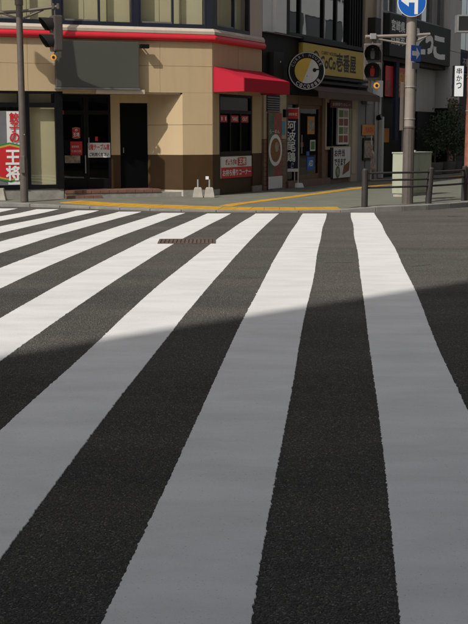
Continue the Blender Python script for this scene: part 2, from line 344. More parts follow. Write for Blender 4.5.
# drain grate set in the road
gc = on_z(187, 242, zr(15)); gy = 14.9
for _ in range(30): gy = .5 * gy + .5 * on_z(187, 242, zr(gy)).y
gx = on_z(187, 242, zr(gy)).x; gz_ = zr(gy) + .010
gr = thing('drain_grate', (gx, gy, gz_ - .02), 'rusty brown iron drain grate set flush into the crossing', 'drain grate')
gd = Fr((gx, gy), (1, 0.02))
for nm, a in (('frame', (-.36, -.33)), ('frame', (.33, .36))): fb(gd, nm, a[0], a[1], gz_ - .02, gz_ + .004, -.3, .3, 'iron', gr)
for nm, a in (('frame', (-.3, -.27)), ('frame', (.27, .3))): fb(gd, nm, -.33, .33, gz_ - .02, gz_ + .004, a[0], a[1], 'iron', gr)
fb(gd, 'sump', -.33, .33, gz_ - .02, gz_ - .001, -.27, .27, 'crack', gr)
for i in range(13): fb(gd, 'bar', -.318 + i * .05, -.282 + i * .05, gz_ - .0005, gz_ + .003, -.268, .268, 'iron', gr)
# rust apron round the grate
mbp = MB()
# ------------------------------------------------------------------ kerb and footway on the far side
KP = [(on_z(px, py, -.04).x, on_z(px, py, -.04).y) for px, py in ((0, 205.0), (30, 205.6), (60, 206.4), (90, 207.5), (120, 208.7), (150, 209.8), (180, 210.6), (215, 211.1), (255, 211.4), (300, 211.5), (340, 211.4), (365, 211.0), (390, 210.4), (415, 209.6), (440, 208.0), (468, 205.8))]
KH = [.02, .0, -.015, -.02, -.02, -.02, -.02, -.02, -.02, -.02, -.01, .03, .04, .04, .04, .04]
F1 = Fr((-.486, 26.6), (4.594, 1.6)); F2 = Fr((-.486, 26.6), (1.18, 2.35))
l = Vector(KP[0]); KP = [tuple(l - F1.d * 14), tuple(l - F1.d * 4)] + KP; KH = [.03, .03] + KH
r_ = Vector(KP[-1]); KP += [(r_.x + .75, r_.y + 1.0), (r_.x + 1.4, r_.y + 2.0), (r_.x + 2.0, r_.y + 3.1), (r_.x + 2.9, r_.y + 4.9), (r_.x + 2.9 + 20, r_.y + 4.9 + 39.8)]; KH += [.04] * 5
def resample(P, H, step):
    out = []; acc = 0
    for i in range(len(P) - 1):
        a, b = Vector(P[i]), Vector(P[i + 1]); L_ = (b - a).length; n = max(1, int(round(L_ / step)))
        for j in range(n): t = j / n; out.append((a.lerp(b, t), H[i] + (H[i + 1] - H[i]) * t))
    out.append((Vector(P[-1]), H[-1])); return out
KR = resample(KP, KH, .35)
# smooth a little
for _ in range(3):
    KR = [KR[0]] + [((KR[i - 1][0] + KR[i][0] * 2 + KR[i + 1][0]) / 4, KR[i][1]) for i in range(1, len(KR) - 1)] + [KR[-1]]
def nrm_at(P, i):
    a = P[max(0, i - 1)][0]; b = P[min(len(P) - 1, i + 1)][0]; d = (b - a).normalized(); return Vector((-d.y, d.x))   # away from the road
kerb = thing('kerb', (KR[20][0].x, KR[20][0].y, -.07), 'x', 'x'); kerb['kind'] = 'structure'
del kerb['label']; del kerb['category']
KW = .17; i = 0; rk = random.Random(3)
while i < len(KR) - 1:
    j = min(i + 2, len(KR) - 1); a, b = KR[i], KR[j]; na, nb = nrm_at(KR, i), nrm_at(KR, j); d = (b[0] - a[0]).normalized() * .004; dz = rk.uniform(-.003, .003)
    pa, pb = a[0] + d, b[0] - d
    P4 = [pa, pb, pb + nb * KW, pa + na * KW]; za, zb = a[1] + dz, b[1] + dz
    MB().hexa([(q.x, q.y, -.12) for q in P4] + [(P4[0].x, P4[0].y, za), (P4[1].x, P4[1].y, zb), (P4[2].x, P4[2].y, zb + .004), (P4[3].x, P4[3].y, za + .004)]).build('kerb_stone', 'kerb', kerb, bevel=.012)
    i = j
FZ = .02
# footway sheet: strip rows going back from the kerb
rows = []
for i, (p, h) in enumerate(KR):
    n = nrm_at(KR, i); q = p + n * (KW + .006); e = []
    for dist, z in ((0, h + .001), (.35, h + (FZ - h) * .33), (1.05, FZ + (.01 if h > .02 else 0)), (2.2, FZ)):
        c = q + n * dist; e.append((c.x, c.y, z))
    rows.append(e)
mb = MB()
for i in range(len(rows) - 1):
    mb.add(rows[i] + rows[i + 1], [(j, 4 + j, 5 + j, 1 + j) for j in range(3)])
# skip folding quads near tight corner: radius is larger than 2.2 m
back = [r[3] for r in rows]
mb.add(back + [(back[-1][0] - 30, back[-1][1] + 20, FZ), (-40, 90, FZ), (back[0][0] - 2, back[0][1] + 20, FZ)], [tuple(range(len(back) + 3))])
sidewalk = mb.build('sidewalk', 'footway', smooth=False, kind='structure')
def foot_z(x, y):
    p = Vector((x, y)); best = min(range(len(KR)), key=lambda k_: (KR[k_][0] - p).length_squared); h = KR[best][1]
    dist = max(0, (p - KR[best][0]).dot(nrm_at(KR, best)) - KW - .006)
    return float(np.interp(dist, [0, .35, 1.05, 2.2], [h + .001, h + (FZ - h) * .33, FZ + (.01 if h > .02 else 0), FZ]))
# yellow tactile tiles, 30 cm squares
tile_n = 0
def tile_row(path, n_rows, side, worn=0.0):
    P = [Vector(q) for q in path]; seg = 0; s = 0.0; rt = random.Random(len(path)); tot = [0]
    for a, b in zip(P[:-1], P[1:]): tot.append(tot[-1] + (b - a).length)
    def pos(t):
        t = min(max(t, 0), tot[-1] - 1e-4)
        for i_ in range(len(tot) - 1):
            if t <= tot[i_ + 1]:
                a, b = P[i_], P[i_ + 1]; d_ = (b - a).normalized(); return a + d_ * (t - tot[i_]), d_
    t = 0
    while t + .3 < tot[-1]:
        (a, d0), (b, d1) = pos(t + .004), pos(t + .296)
        for r__ in range(n_rows):
            if rt.random() < worn: continue
            na = Vector((-d0.y, d0.x)) * side; nb = Vector((-d1.y, d1.x)) * side
            o0, o1 = r__ * .3 + .004, r__ * .3 + .296
            Q = [a + na * o0, b + nb * o0, b + nb * o1, a + na * o1]; dz = rt.uniform(.004, .007)
            mbx = MB().hexa([(q.x, q.y, foot_z(q.x, q.y) - .02) for q in Q] + [(q.x, q.y, foot_z(q.x, q.y) + dz) for q in Q])
            mbx.build('tactile_tile', 'tactile', sidewalk)
        t += .3
lineA = []
for px, py in ((60, 203.0), (100, 205.2), (140, 206.8), (180, 208.1), (215, 209.0), (250, 209.4), (300, 209.5), (348, 209.3)):
    q = on_z(px, py, -.005); lineA.append((q.x, q.y))
tile_row(lineA, 2, 1)
lineB = []
for px, py, z in ((232, 205.6, .02), (262, 202.0, .02), (300, 197.0, .02), (345, 190.8, .02), (380, 186.2, .02), (428, 180.5, .02), (470, 175.6, .02)):
    q = on_z(px, py, z); lineB.append((q.x, q.y))
tile_row(lineB, 1, 1, .03)

# ------------------------------------------------------------------ the beige restaurant on the corner
B1 = thing('restaurant_building', (-.486, 26.6, 0), 'beige corner restaurant with red band, dark blank signboard and brown base', 'restaurant')
H1 = 9.6
c_pts = [F1.pt(-9, -1.0, 0), F1.pt(-.35, -1.0, 0), F2.pt(.35, -1.0, 0), F2.pt(2.58, -1.0, 0)]
backL = F1.pt(-9, -9, 0); backR = F2.pt(2.58, -6.5, 0)
plan = [(p.x, p.y) for p in c_pts] + [(backR.x, backR.y), (backL.x, backL.y)]
MB().prism(plan, -.1, H1 - .3).build('core', 'interior', B1)
def ring(z0, z1, wi, wo, name, m, bevel=0):
    """solid course round both street fronts"""
    return sweep([(F1.pt(-9, 0, 0).x, F1.pt(-9, 0, 0).y), (F1.O.x, F1.O.y), (F2.pt(2.62, 0, 0).x, F2.pt(2.62, 0, 0).y)], [(wi, z0), (wo, z0), (wo, z1), (wi, z1)]).build(name, m, B1, bevel)
ring(2.345, 3.76, -.98, -.010, 'floor_slab', 'tan')
ring(6.0, H1, -.98, 0, 'upper_wall', 'tan')
ring(H1 + .001, H1 + .15, -.5, .08, 'parapet_cap', 'cream', .01)
# fascia panels with open joints
US = [-8.95, -7.13, -4.18, -1.23, -.004]
for a, b in zip(US[:-1], US[1:]):
    for z0, z1 in ((2.345, 2.928), (2.934, 3.47)):
        fb(F1, 'wall_panel', a + .003, b - .003, z0, z1, -.008, 0, 'tan', B1, .003)
for a, b in ((.004, 1.3), (1.312, 2.62)):
    for z0, z1 in ((2.345, 2.928), (2.934, 3.47)):
        fb(F2, 'wall_panel', a + .006, b - .003, z0, z1, -.008, 0, 'tan', B1, .003)
pl = [(F1.pt(-9, 0, 0).x, F1.pt(-9, 0, 0).y), (F1.O.x, F1.O.y), (F2.pt(2.63, 0, 0).x, F2.pt(2.63, 0, 0).y)]
sweep(pl, [(-.03, 3.635)] + [(.05 + .055 * math.cos(t), 3.555 + .075 * math.sin(t)) for t in [math.pi / 2 - i * math.pi / 10 for i in range(11)]] + [(-.03, 3.475)]).build('red_band', 'red_band', B1, smooth=True)
sweep(pl, [(-.03, 3.637), (.07, 3.637), (.075, 3.70), (.03, 3.765), (-.03, 3.765)]).build('cornice', 'cream', B1)
# upper windows
def up_window(fr, u0, u1, thin, z0=3.768, z1=5.998):
    wn = MB(); f = .045
    wn.fbox(fr, u0, u1, z0, z0 + .09, -.12, -.01).fbox(fr, u0, u1, z1 - .08, z1, -.12, -.01)
    wn.fbox(fr, u0, u0 + f, z0 + .09, z1 - .08, -.12, -.01).fbox(fr, u1 - f, u1, z0 + .09, z1 - .08, -.12, -.01)
    w_ = wn.build('window', 'navy_frame', B1)
    fb(fr, 'mullion', thin - .022, thin + .022, z0 + .09, z1 - .08, -.10, -.02, 'navy_frame', w_)
    fb(fr, 'sliding_rail', u0 + f, thin - .022, z0 + .09, z0 + .125, -.09, -.03, 'grey_metal', w_)
    for a, b, ww in ((u0 + f, thin - .022, -.05), (thin + .022, u1 - f, -.075)):
        fb(fr, 'pane', a, b, z0 + .09, z1 - .08, ww - .006, ww, 'window_glass', w_)
    nb = 3
    for i in range(nb):
        a = u0 + .02 + (u1 - u0 - .04) * i / nb; b = u0 + .02 + (u1 - u0 - .04) * (i + 1) / nb
        fb(fr, 'blind', a + .005, b - .005, z0 + .06 , z1 - .1, -.24, -.235, 'blind', w_)
for u0, u1, th in ((-8.98, -7.22, -8.1), (-7.1, -5.36, -6.2), (-5.24, -3.57, -4.27), (-3.42, -1.83, -2.59), (-1.70, -.14, -.92)): up_window(F1, u0, u1, th)
for a, b in ((-7.22, -7.1), (-5.36, -5.24), (-3.57, -3.42), (-1.83, -1.70)): fb(F1, 'window_post', a + .003, b - .003, 3.768, 5.998, -.14, 0, 'navy_frame', B1)
MB().prism([(p.x, p.y) for p in (F1.pt(-.137, 0, 0), Vector((F1.O.x, F1.O.y, 0)), F2.pt(.2, 0, 0), F2.pt(.2, -.1, 0), F1.pt(-.137, -.1, 0))], 3.768, 5.998).build('window_post', 'navy_frame', B1)
up_window(F2, .21, 1.95, 1.15)
fb(F2, 'upper_pier', 1.96, 2.619, 3.768, 5.998, -.98, 0, 'cream', B1)
# ground floor, street front: left glazing
def shop_window(u0, u1, blind):
    f = .05; z0, z1, zt = .24, 2.34, 2.00; m_ = MB()
    for a, b, c, d in ((u0, u1, z0, z0 + .09), (u0, u1, zt, zt + .1), (u0, u1, z1 - .05, z1)): m_.fbox(F1, a, b, c, d, -.10, -.012)
    m_.fbox(F1, u0, u0 + f, z0 + .09, zt, -.10, -.012).fbox(F1, u1 - f, u1, z0 + .09, zt, -.10, -.012).fbox(F1, u0, u0 + f, zt + .1, z1 - .05, -.10, -.012).fbox(F1, u1 - f, u1, zt + .1, z1 - .05, -.10, -.012)
    w_ = m_.build('shop_window', 'black_frame', B1)
    fb(F1, 'pane', u0 + f, u1 - f, z0 + .09, zt, -.06, -.054, 'window_glass', w_)
    fb(F1, 'transom_pane', u0 + f, u1 - f, zt + .1, z1 - .05, -.06, -.054, 'window_glass', w_)
    fb(F1, 'transom_blind', u0 + .08, u1 - .08, zt + .08, z1 - .02, -.3, -.295, 'blind', w_)
    if blind: fb(F1, 'blind', u0 + blind[0], u1 - blind[1], z0 + .03, zt + .03, -.17, -.165, 'blind', w_)
    return w_
WL = [(-8.9, -7.5), (-7.4, -6.0), (-5.9, -4.62 - .62), (-5.2, -4.30), (-4.22, -3.56)]
shop_window(-8.9, -7.5, (.05, .05)); shop_window(-7.4, -6.0, (.05, .05))
wsign = shop_window(-5.9, -4.30, None); shop_window(-4.215, -3.56, (.02, .02))
for a, b in ((-7.5, -7.4), (-6.0, -5.9), (-4.30, -4.215), (-3.56, -3.44)): fb(F1, 'post', a + .001, b - .001, .235, 2.342, -.62 if b > -3.5 else -.14, -.004, 'black_frame', B1)
fb(F1, 'window_sill_wall', -9, -3.45, -.1, .232, -.6, -.03, 'foundation', B1)
# vertical window sign: white strip and red crest
s1 = fb(F1, 'window_sign', -4.86, -4.33, .33, 1.92, -.045, -.035, 'grey_metal', B1)
fb(F1, 'white_strip', -4.66, -4.37, .34, 1.91, -.034, -.028, 'white_sign', s1)
def crest(fr, par, u0, u1, z0, z1, w0, cols, tip):
    uc = (u0 + u1) / 2
    for i, (m_, ins) in enumerate(cols):
        a = [(u0, z0 + ins), (uc, z0 - tip + ins), (u1, z0 + ins), (u1, z1 - ins), (uc, z1 + tip - ins), (u0, z1 - ins)]
        MB().slab([fr.pt(u, w0 + i * .003, z) for u, z in a], fr.N3(), .0025).build('crest', m_, par)
crest(F1, s1, -5.0, -4.22, .48, 1.16, -.027, (('green_sign', 0), ('yellow_sign', .035), ('red_sign', .075)), .09)
vtext(F1, '餃子の', -4.50, 1.88, .20, .215, -.012, 'red_sign', s1, bold=.018)
vtext(F1, '王将', -4.55, 1.08, .30, .34, -.0115, 'white_letter', s1, bold=.022)
# entrance recess: u -3.44 .. -.71, depth .62
RD = -.62
fb(F1, 'recess_soffit', -3.43, -.76, 2.31, 2.343, -.62, -.02, 'tan', B1)
door = None
def glass_door(u0, u1):
    m_ = MB(); f = .055
    m_.fbox(F1, u0, u1, .20, .42, RD - .06, RD).fbox(F1, u0, u1, 1.86, 1.95, RD - .06, RD).fbox(F1, u0, u1, 2.24, 2.305, RD - .06, RD)
    for a in (u0, u1 - f): m_.fbox(F1, a, a + f, .42, 1.86, RD - .06, RD).fbox(F1, a, a + f, 1.95, 2.24, RD - .06, RD)
    d = m_.build('door', 'black_frame', B1)
    fb(F1, 'pane', u0 + f, u1 - f, .42, 1.86, RD - .035, RD - .03, 'dark_glass', d); fb(F1, 'transom_pane', u0 + f, u1 - f, 1.95, 2.24, RD - .035, RD - .03, 'dark_glass', d)
    return d
d1 = glass_door(-3.40, -2.80); d2 = glass_door(-2.795, -2.235)
MB().tube(F1.pt(-2.84, RD + .05, .55), F1.pt(-2.84, RD + .05, .95), .013).build('handle', 'galvanised', d1)
MB().tube(F1.pt(-2.755, RD + .05, 1.1), F1.pt(-2.755, RD + .05, 1.35), .013).build('handle', 'galvanised', d2)
crest(F1, d1, -3.12, -2.94, 1.34, 1.56, RD + .002, (('yellow_sign', 0), ('red_sign', .015)), .02)
ftext(F1, '王将', -3.10, -2.96, 1.37, 1.46, RD + .012, 'white_letter', d1, bold=.022); ftext(F1, 'の', -3.06, -3.0, 1.49, 1.54, RD + .012, 'white_letter', d1, bold=.022)
p_ = fb(F1, 'notice', -3.17, -2.90, .96, 1.26, RD + .002, RD + .007, 'red_sign', d1); ftext(F1, '営業時間', -3.14, -2.98, 1.12, 1.17, RD + .009, 'white_letter', d1); ftext(F1, '11:00-23:00', -3.14, -2.93, 1.02, 1.07, RD + .009, 'white_letter', d1)
fb(F1, 'notice', -3.30, -2.95, .78, .95, RD + .002, RD + .006, 'photo_print', d1)
fb(F1, 'sticker', -3.36, -3.30, 1.86, 1.95, RD + .002, RD + .006, 'red_sign', d1)
p_ = fb(F1, 'notice', -2.77, -2.255, .90, 1.23, RD + .002, RD + .008, 'white_sign', d2)
ftext(F1, '2階テーブル席', -2.75, -2.275, 1.07, 1.20, RD + .010, 'red_sign', d2, bold=.018); ftext(F1, 'ご利用ください', -2.74, -2.285, .93, 1.01, RD + .010, 'dark_letter', d2, bold=.02)
fb(F1, 'sticker', -2.60, -2.54, 1.27, 1.37, RD + .002, RD + .007, 'red_sign', d2)
# interior glimpses behind the doors
for u0, u1, z0, z1, m_ in ((-3.3, -2.95, 1.0, 1.75, 'interior_wood'), (-2.7, -2.5, .5, 1.7, 'interior_wood')): fb(F1, 'inner_panel', u0, u1, z0, z1, RD - .3, RD - .28, m_, B1)
fb(F1, 'recess_wall', -2.232, -2.02, .955, 2.308, RD - .3, RD + .005, 'tan', B1); fb(F1, 'recess_dado', -2.232, -2.02, .0, .953, RD - .3, RD + .010, 'brown_wall', B1)
fb(F1, 'recess_wall', -2.018, -1.33, 2.125, 2.308, RD - .3, RD + .004, 'tan', B1)
sd = fb(F1, 'service_door', -2.012, -1.375, .195, 2.12, RD - .06, RD - .01, 'door_black', B1); MB().tube(F1.pt(-1.95, RD + .03, 1.0), F1.pt(-1.95, RD + .03, 1.12), .012).build('handle', 'grey_metal', sd)
# splayed pier between recess and street front
def splay(z0, z1, m_, name, e=0.0, bevel=0):
    A = F1.pt(-1.37, RD + e, 0); Bq = F1.pt(-.715, 0 + e * .7, 0); Cq = F1.pt(-.715, -.9, 0); Dq = F1.pt(-1.37, -.9, 0)
    return MB().prism([(p.x, p.y) for p in (A, Bq, Cq, Dq)], z0, z1).build(name, m_, B1, bevel)
splay(1.636, 2.309, 'tan', 'splayed_panel'); splay(.957, 1.628, 'tan', 'splayed_panel'); splay(.165, .954, 'brown_wall', 'dado', .004); splay(-.1, .163, 'plinth', 'plinth', .012)
for z0, z1 in ((.957, 1.628), (1.636, 2.343)): fb(F1, 'pier_panel', -.713, -.004, z0, z1, -.9, 0, 'tan', B1, .004)
fb(F1, 'dado', -.713, -.004, .165, .954, -.9, .004, 'brown_wall', B1); fb(F1, 'plinth', -.713, -.004, -.1, .163, -.9, .012, 'foundation', B1)
# entrance steps in red tile
for i in range(11):
    a = -3.43 + i * .2; fb(F1, 'step_tile', a + .003, a + .197, .125, .195, RD - .05, -.005, 'step_tile', B1, .006)
    if i < 4: fb(F1, 'step_tile', a + .003, a + .197, .0, .09, -.015, .17, 'step_tile', B1, .006)
fb(F1, 'foundation_strip', -3.43, -.72, -.1, .123, RD - .05, -.022, 'foundation', B1)
# blank signboard with its lamps and the beam under it
sb = fb(F1, 'signboard', -3.60, -1.755, 2.43, 3.42, .005, .16, 'signboard_dark', B1, .01)
fb(F1, 'frame', -3.615, -1.74, 2.395, 2.428, .004, .17, 'grey_metal', sb)
fb(F1, 'beam', -2.72, -1.62, 2.30, 2.395, .003, .12, 'cream', B1, .006)
sp = fb(F1, 'lamp', -1.73, -1.53, 3.29, 3.38, .10, .22, 'black_frame', B1, .012); MB().tube(F1.pt(-1.63, 0, 3.33), F1.pt(-1.63, .11, 3.33), .015).build('bracket', 'black_frame', sp)
# side front with the take-out window
fb(F2, 'pier_panel', .004, .33, .957, 2.343, -.9, 0, 'tan', B1, .004); fb(F2, 'dado', .004, .33, .165, .954, -.9, .004, 'brown_wall', B1); fb(F2, 'plinth', .004, .33, -.1, .163, -.9, .012, 'foundation', B1)
fb(F2, 'pier_panel', 2.09, 2.62, .957, 2.343, -.9, 0, 'tan', B1, .004); fb(F2, 'dado', 2.09, 2.62, .165, .954, -.9, .004, 'brown_wall', B1); fb(F2, 'plinth', 2.09, 2.62, -.1, .163, -.9, .012, 'foundation', B1)
fb(F2, 'counter_wall', .333, 2.087, -.1, .93, -.5, -.02, 'brown_wall', B1)
tw = MB()
for a, b, c, d in ((.335, 2.085, .94, 1.02), (.335, 2.085, 1.90, 1.98), (.335, 2.085, 2.28, 2.34), (.335, .40, 1.02, 1.90), (2.02, 2.085, 1.02, 1.90), (.335, .40, 1.98, 2.28), (2.02, 2.085, 1.98, 2.28)): tw.fbox(F2, a, b, c, d, -.10, -.01)
tw = tw.build('takeout_window', 'black_frame', B1)
for a, b in ((.92, .97), (1.46, 1.51)): fb(F2, 'mullion', a, b, 1.02, 1.90, -.09, -.02, 'black_frame', tw)
for a, b, ww in ((.40, .92, -.05), (.97, 1.46, -.06), (1.51, 2.02, -.05)): fb(F2, 'pane', a, b, 1.02, 1.90, ww - .006, ww, 'dark_glass', tw)
fb(F2, 'transom_pane', .40, 2.02, 1.98, 2.28, -.06, -.054, 'dark_glass', tw)
for a, b, t in ((.45, .80, '11'), (1.0, 1.40, 'TAKE'), (1.56, 1.94, 'OUT')):
    fb(F2, 'plate', a, b, 1.70, 1.86, -.045, -.038, 'red_sign', tw); ftext(F2, t, a + .06, b - .06, 1.74, 1.82, -.036, 'white_letter', tw, bold=.02)
    fb(F2, 'menu_card', a + .02, b - .05, 1.06, 1.28, -.12, -.115, 'photo_print', tw)
pn = fb(F2, 'takeout_panel', .40, 2.02, .40, .90, -.018, .012, 'white_sign', B1)
fb(F2, 'red_panel', .40, 2.02, .40, .65, .013, .018, 'red_sign', pn); ftext(F2, 'お持ち帰りコーナー', .46, 1.96, .45, .60, .020, 'white_letter', pn, bold=.018)
crest(F2, pn, 1.25, 1.72, .68, .87, .013, (('yellow_sign', 0), ('red_sign', .012)), .015); ftext(F2, '王将', 1.30, 1.67, .705, .85, .0235, 'white_letter', pn, bold=.022); ftext(F2, 'ぎょうざの', .62, 1.2, .71, .84, .0155, 'red_sign', pn, bold=.02)
# awning
aw = MB(); z_w, z_f, z_b, pj = 2.93, 2.665, 2.375, .77
A0, A1 = .05, 2.56
aw.slab([F2.pt(A0, .003, z_w), F2.pt(A1, .003, z_w), F2.pt(A1, pj, z_f), F2.pt(A0, pj, z_f)], (0, 0, 1), .012)
awn = aw.build('awning', 'awning_red', B1)
MB().slab([F2.pt(A0, pj, z_f - .001), F2.pt(A1, pj, z_f - .001), F2.pt(A1, pj, z_b), F2.pt(A0, pj, z_b)], F2.N3(), .01).build('valance', 'awning_red', awn)
for u in (A0 - .011, A1 + .001): MB().slab([F2.pt(u, .004, z_w - .002), F2.pt(u, pj - .001, z_f - .002), F2.pt(u, pj - .001, z_b), F2.pt(u, .004, z_b)], F2.D3(), .01).build('side_panel', 'awning_red', awn)
for u in (A0 + .05, 1.3, A1 - .05): MB().tube(F2.pt(u, .01, z_b + .05), F2.pt(u, pj - .02, z_b + .05), .012).build('awning_arm', 'grey_metal', awn)

# ------------------------------------------------------------------ the curry shop next door
B2 = thing('curry_shop', tuple(F2.pt(6.5, 0, 0)), 'dark curry shop with yellow fascia sign and brown canopy', 'shop')
p4 = [F2.pt(2.66, -.45, 0), F2.pt(9.95, -.45, 0), F2.pt(9.95, -9, 0), F2.pt(2.66, -9, 0)]
MB().prism([(p.x, p.y) for p in p4], -.1, 12.9).build('core', 'interior', B2)
fb(F2, 'upper_wall', 2.66, 9.95, 7.2, 13, -.44, .0, 'charcoal', B2)
# pillar at left, tiled below
fb(F2, 'pillar', 2.66, 4.02, 1.30, 2.44, -.44, .04, 'beige_wall', B2)
fb(F2, 'pillar_base', 2.66, 4.02, -.1, .14, -.44, .055, 'tile_wall', B2)
tl_rows = 10; th_ = (1.295 - .145) / tl_rows
for i in range(tl_rows):
    for j in range(6):
        a = 2.66 + j * (1.36 / 6); fb(F2, 'tile', a + .004, a + 1.36 / 6 - .004, .145 + i * th_ + .003, .145 + (i + 1) * th_ - .003, -.05, .045 + random.uniform(-.002, .002), 'tile_wall', B2)
lv = fb(F2, 'louvre', 2.80, 3.58, 1.98, 2.40, .041, .05, 'black_frame', B2)
for i in range(7): MB().slab([F2.pt(2.81, .052, 2.00 + i * .056), F2.pt(3.57, .052, 2.00 + i * .056), F2.pt(3.57, .08, 1.98 + i * .056), F2.pt(2.81, .08, 1.98 + i * .056)], (0, 0, 1), .02).build('slat', 'grey_metal', lv)
fb(F2, 'conduit_box', 3.80, 3.98, 1.85, 2.05, .041, .12, 'black_frame', B2)
pp = fb(F2, 'wall_sticker', 3.74, 3.95, 1.40, 1.75, .041, .046, 'sky_blue_sign', B2)
# black wall over it with grey box
fb(F2, 'black_wall', 2.66, 4.84, 2.445, 3.90, -.44, .0, 'black_wall', B2)
fb(F2, 'meter_box', 3.02, 3.62, 2.60, 3.45, .003, .14, 'charcoal', B2, .01)
MB().tube(F2.pt(3.40, .145, 3.22), F2.pt(3.40, .15, 3.22), .02).build('lamp', 'white_sign', B2)
# upper left bay: pale panels
fb(F2, 'pale_panel', 2.75, 3.30, 3.92, 7.19, -.44, -.05, 'white_sign', B2); fb(F2, 'pale_panel', 3.315, 3.95, 3.95, 7.19, -.44, .06, 'white_sign', B2); fb(F2, 'black_post', 3.96, 4.22, 3.905, 7.19, -.44, .02, 'black_wall', B2)
fb(F2, 'ledge', 2.66, 4.84, 3.902, 3.918, -.4, .12, 'grey_metal', B2)
# upper glazing
mull = [4.25, 4.98, 6.60, 7.55, 8.42]
for a, b in zip(mull[:-1], mull[1:]):
    wn = MB()
    for c in ((a, b, 3.95, 4.03), (a, b, 7.12, 7.19), (a, a + .05, 4.03, 7.12), (b - .05, b, 4.03, 7.12)): wn.fbox(F2, c[0] + .002, c[1] - .002, c[2], c[3], -.12, 0)
    wn = wn.build('window', 'black_frame', B2); fb(F2, 'pane', a + .05, b - .05, 4.03, 7.12, -.06, -.053, 'film_glass', wn)
    if a < 4.5: fb(F2, 'curtain', a + .06, b - .06, 4.05, 7.1, -.30, -.27, 'photo_print', wn)
for i in range(6): fb(F2, 'fin', 8.45 + i * .2, 8.45 + i * .2 + .06, 3.95, 7.19, -.3, .05, 'black_wall', B2)
fb(F2, 'ledge', 4.84, 9.75, 3.84, 3.945, -.4, .16, 'charcoal', B2)
# fascia sign
fs_ = fb(F2, 'fascia_sign', 4.86, 9.66, 3.02, 3.80, .0, .14, 'yellow_sign', B2, .006)
ftext(F2, 'CoCo', 6.05, 7.15, 3.20, 3.52, .1425, 'dark_letter', fs_, bold=.018); ftext(F2, '壱番屋', 7.22, 8.75, 3.17, 3.66, .1425, 'dark_letter', fs_, bold=.018); ftext(F2, 'CURRY HOUSE', 6.1, 7.2, 3.57, 3.66, .1425, 'dark_letter', fs_, bold=.01)
arc = MB()
for i in range(9):
    t0, t1 = math.pi * i / 9, math.pi * (i + 1) / 9
    arc.add([F2.pt(5.72 - r * math.cos(t), .143, 3.38 + r * 1.0 * math.sin(t)) for t, r in ((t0, .26), (t1, .26), (t1, .20), (t0, .20))], [(0, 1, 2, 3)])
arc.build('emblem', 'dark_letter', fs_)
fb(F2, 'fascia_back', 4.845, 9.75, 2.44, 3.835, -.44, -.002, 'black_wall', B2)
for z in (2.78, 2.92): fb(F2, 'fascia_rail', 4.86, 9.66, z, z + .07, .0, .20, 'charcoal', B2)
cn = MB().slab([F2.pt(4.75, .003, 2.74), F2.pt(9.5, .003, 2.74), F2.pt(9.5, .62, 2.52), F2.pt(4.75, .62, 2.52)], (0, 0, 1), .02).build('canopy', 'canopy_brown', B2)
MB().slab([F2.pt(4.75, .62, 2.52), F2.pt(9.5, .62, 2.52), F2.pt(9.5, .62, 2.36), F2.pt(4.75, .62, 2.36)], F2.N3(), .012).build('valance', 'canopy_brown', cn)
# round projecting sign, facing the crossing
rc = at(306, 71, 29.95); rf = Fr((rc.x, rc.y), (1, .16)); RR = .48
rs = thing('round_sign', tuple(rc - UP * RR), 'round black-rimmed projecting sign with yellow curry plate emblem above the shop', 'sign')
def disc(fr, r, z, w0, w1, n=40, u0=0, zoff=0):
    return MB().slab([fr.pt(u0 + r * math.cos(2 * math.pi * i / n), w0, z + zoff + r * math.sin(2 * math.pi * i / n)) for i in range(n)], fr.N3(), w1 - w0)
disc(rf, RR, rc.z, -.09, .09).build('drum', 'black_wall', rs, .012)
disc(rf, RR * .985, rc.z, .091, .094).build('rim', 'grey_letter', rs); disc(rf, RR * .93, rc.z, .095, .098).build('face', 'black_wall', rs)
disc(rf, RR * .66, rc.z, .099, .102).build('plate', 'pale_wall', rs)
hv = [(RR * .66 * math.cos(t), RR * .66 * math.sin(t)) for t in [R(68) + i * math.pi * 1.0 / 20 for i in range(21)]]
MB().slab([rf.pt(u, .103, rc.z + z) for u, z in hv], rf.N3(), .003).build('curry', 'yellow_sign', rs)
for i in range(9):
    u, z = -.28 + .13 * (i % 3), -.15 + .14 * (i // 3); disc(rf, .014, rc.z, .107, .109, 10, u + .02, z + .02).build('dot', 'orange_sign', rs)
disc(rf, .05, rc.z, .104, .108, 16, .2, .02).build('spoon', 'black_wall', rs); fb(rf, 'spoon_handle', .24, .40, rc.z + .02, rc.z + .05, .103, .107, 'black_wall', rs)
for i, ch in enumerate('CURRY HOUSE'):
    t = R(160 - i * 13.5); c = rf.pt(RR * .81 * math.cos(t), .1, rc.z + RR * .81 * math.sin(t)); rt = rf.D3() * math.sin(t) - UP * math.cos(t); up = rf.D3() * math.cos(t) + UP * math.sin(t)
    if ch != ' ': text(ch, c, rt, up, .055, .07, 'grey_letter', rs)
for i, ch in enumerate('CoCo壱番屋'):
    t = R(232 + i * 15); c = rf.pt(RR * .81 * math.cos(t), .1, rc.z + RR * .81 * math.sin(t)); rt = -rf.D3() * math.sin(t) + UP * math.cos(t); up = -rf.D3() * math.cos(t) - UP * math.sin(t)
    text(ch, c, rt, up, .07, .09, 'grey_letter', rs, bold=.02)
MB().tube(rf.pt(.3, -.05, rc.z + .28), F2.pt(5.0, .0, rc.z + .28), .03).build('bracket', 'black_frame', rs)
MB().tube(rf.pt(.2, -.05, rc.z - .2), F2.pt(4.9, .0, rc.z - .2), .025).build('bracket', 'black_frame', rs)
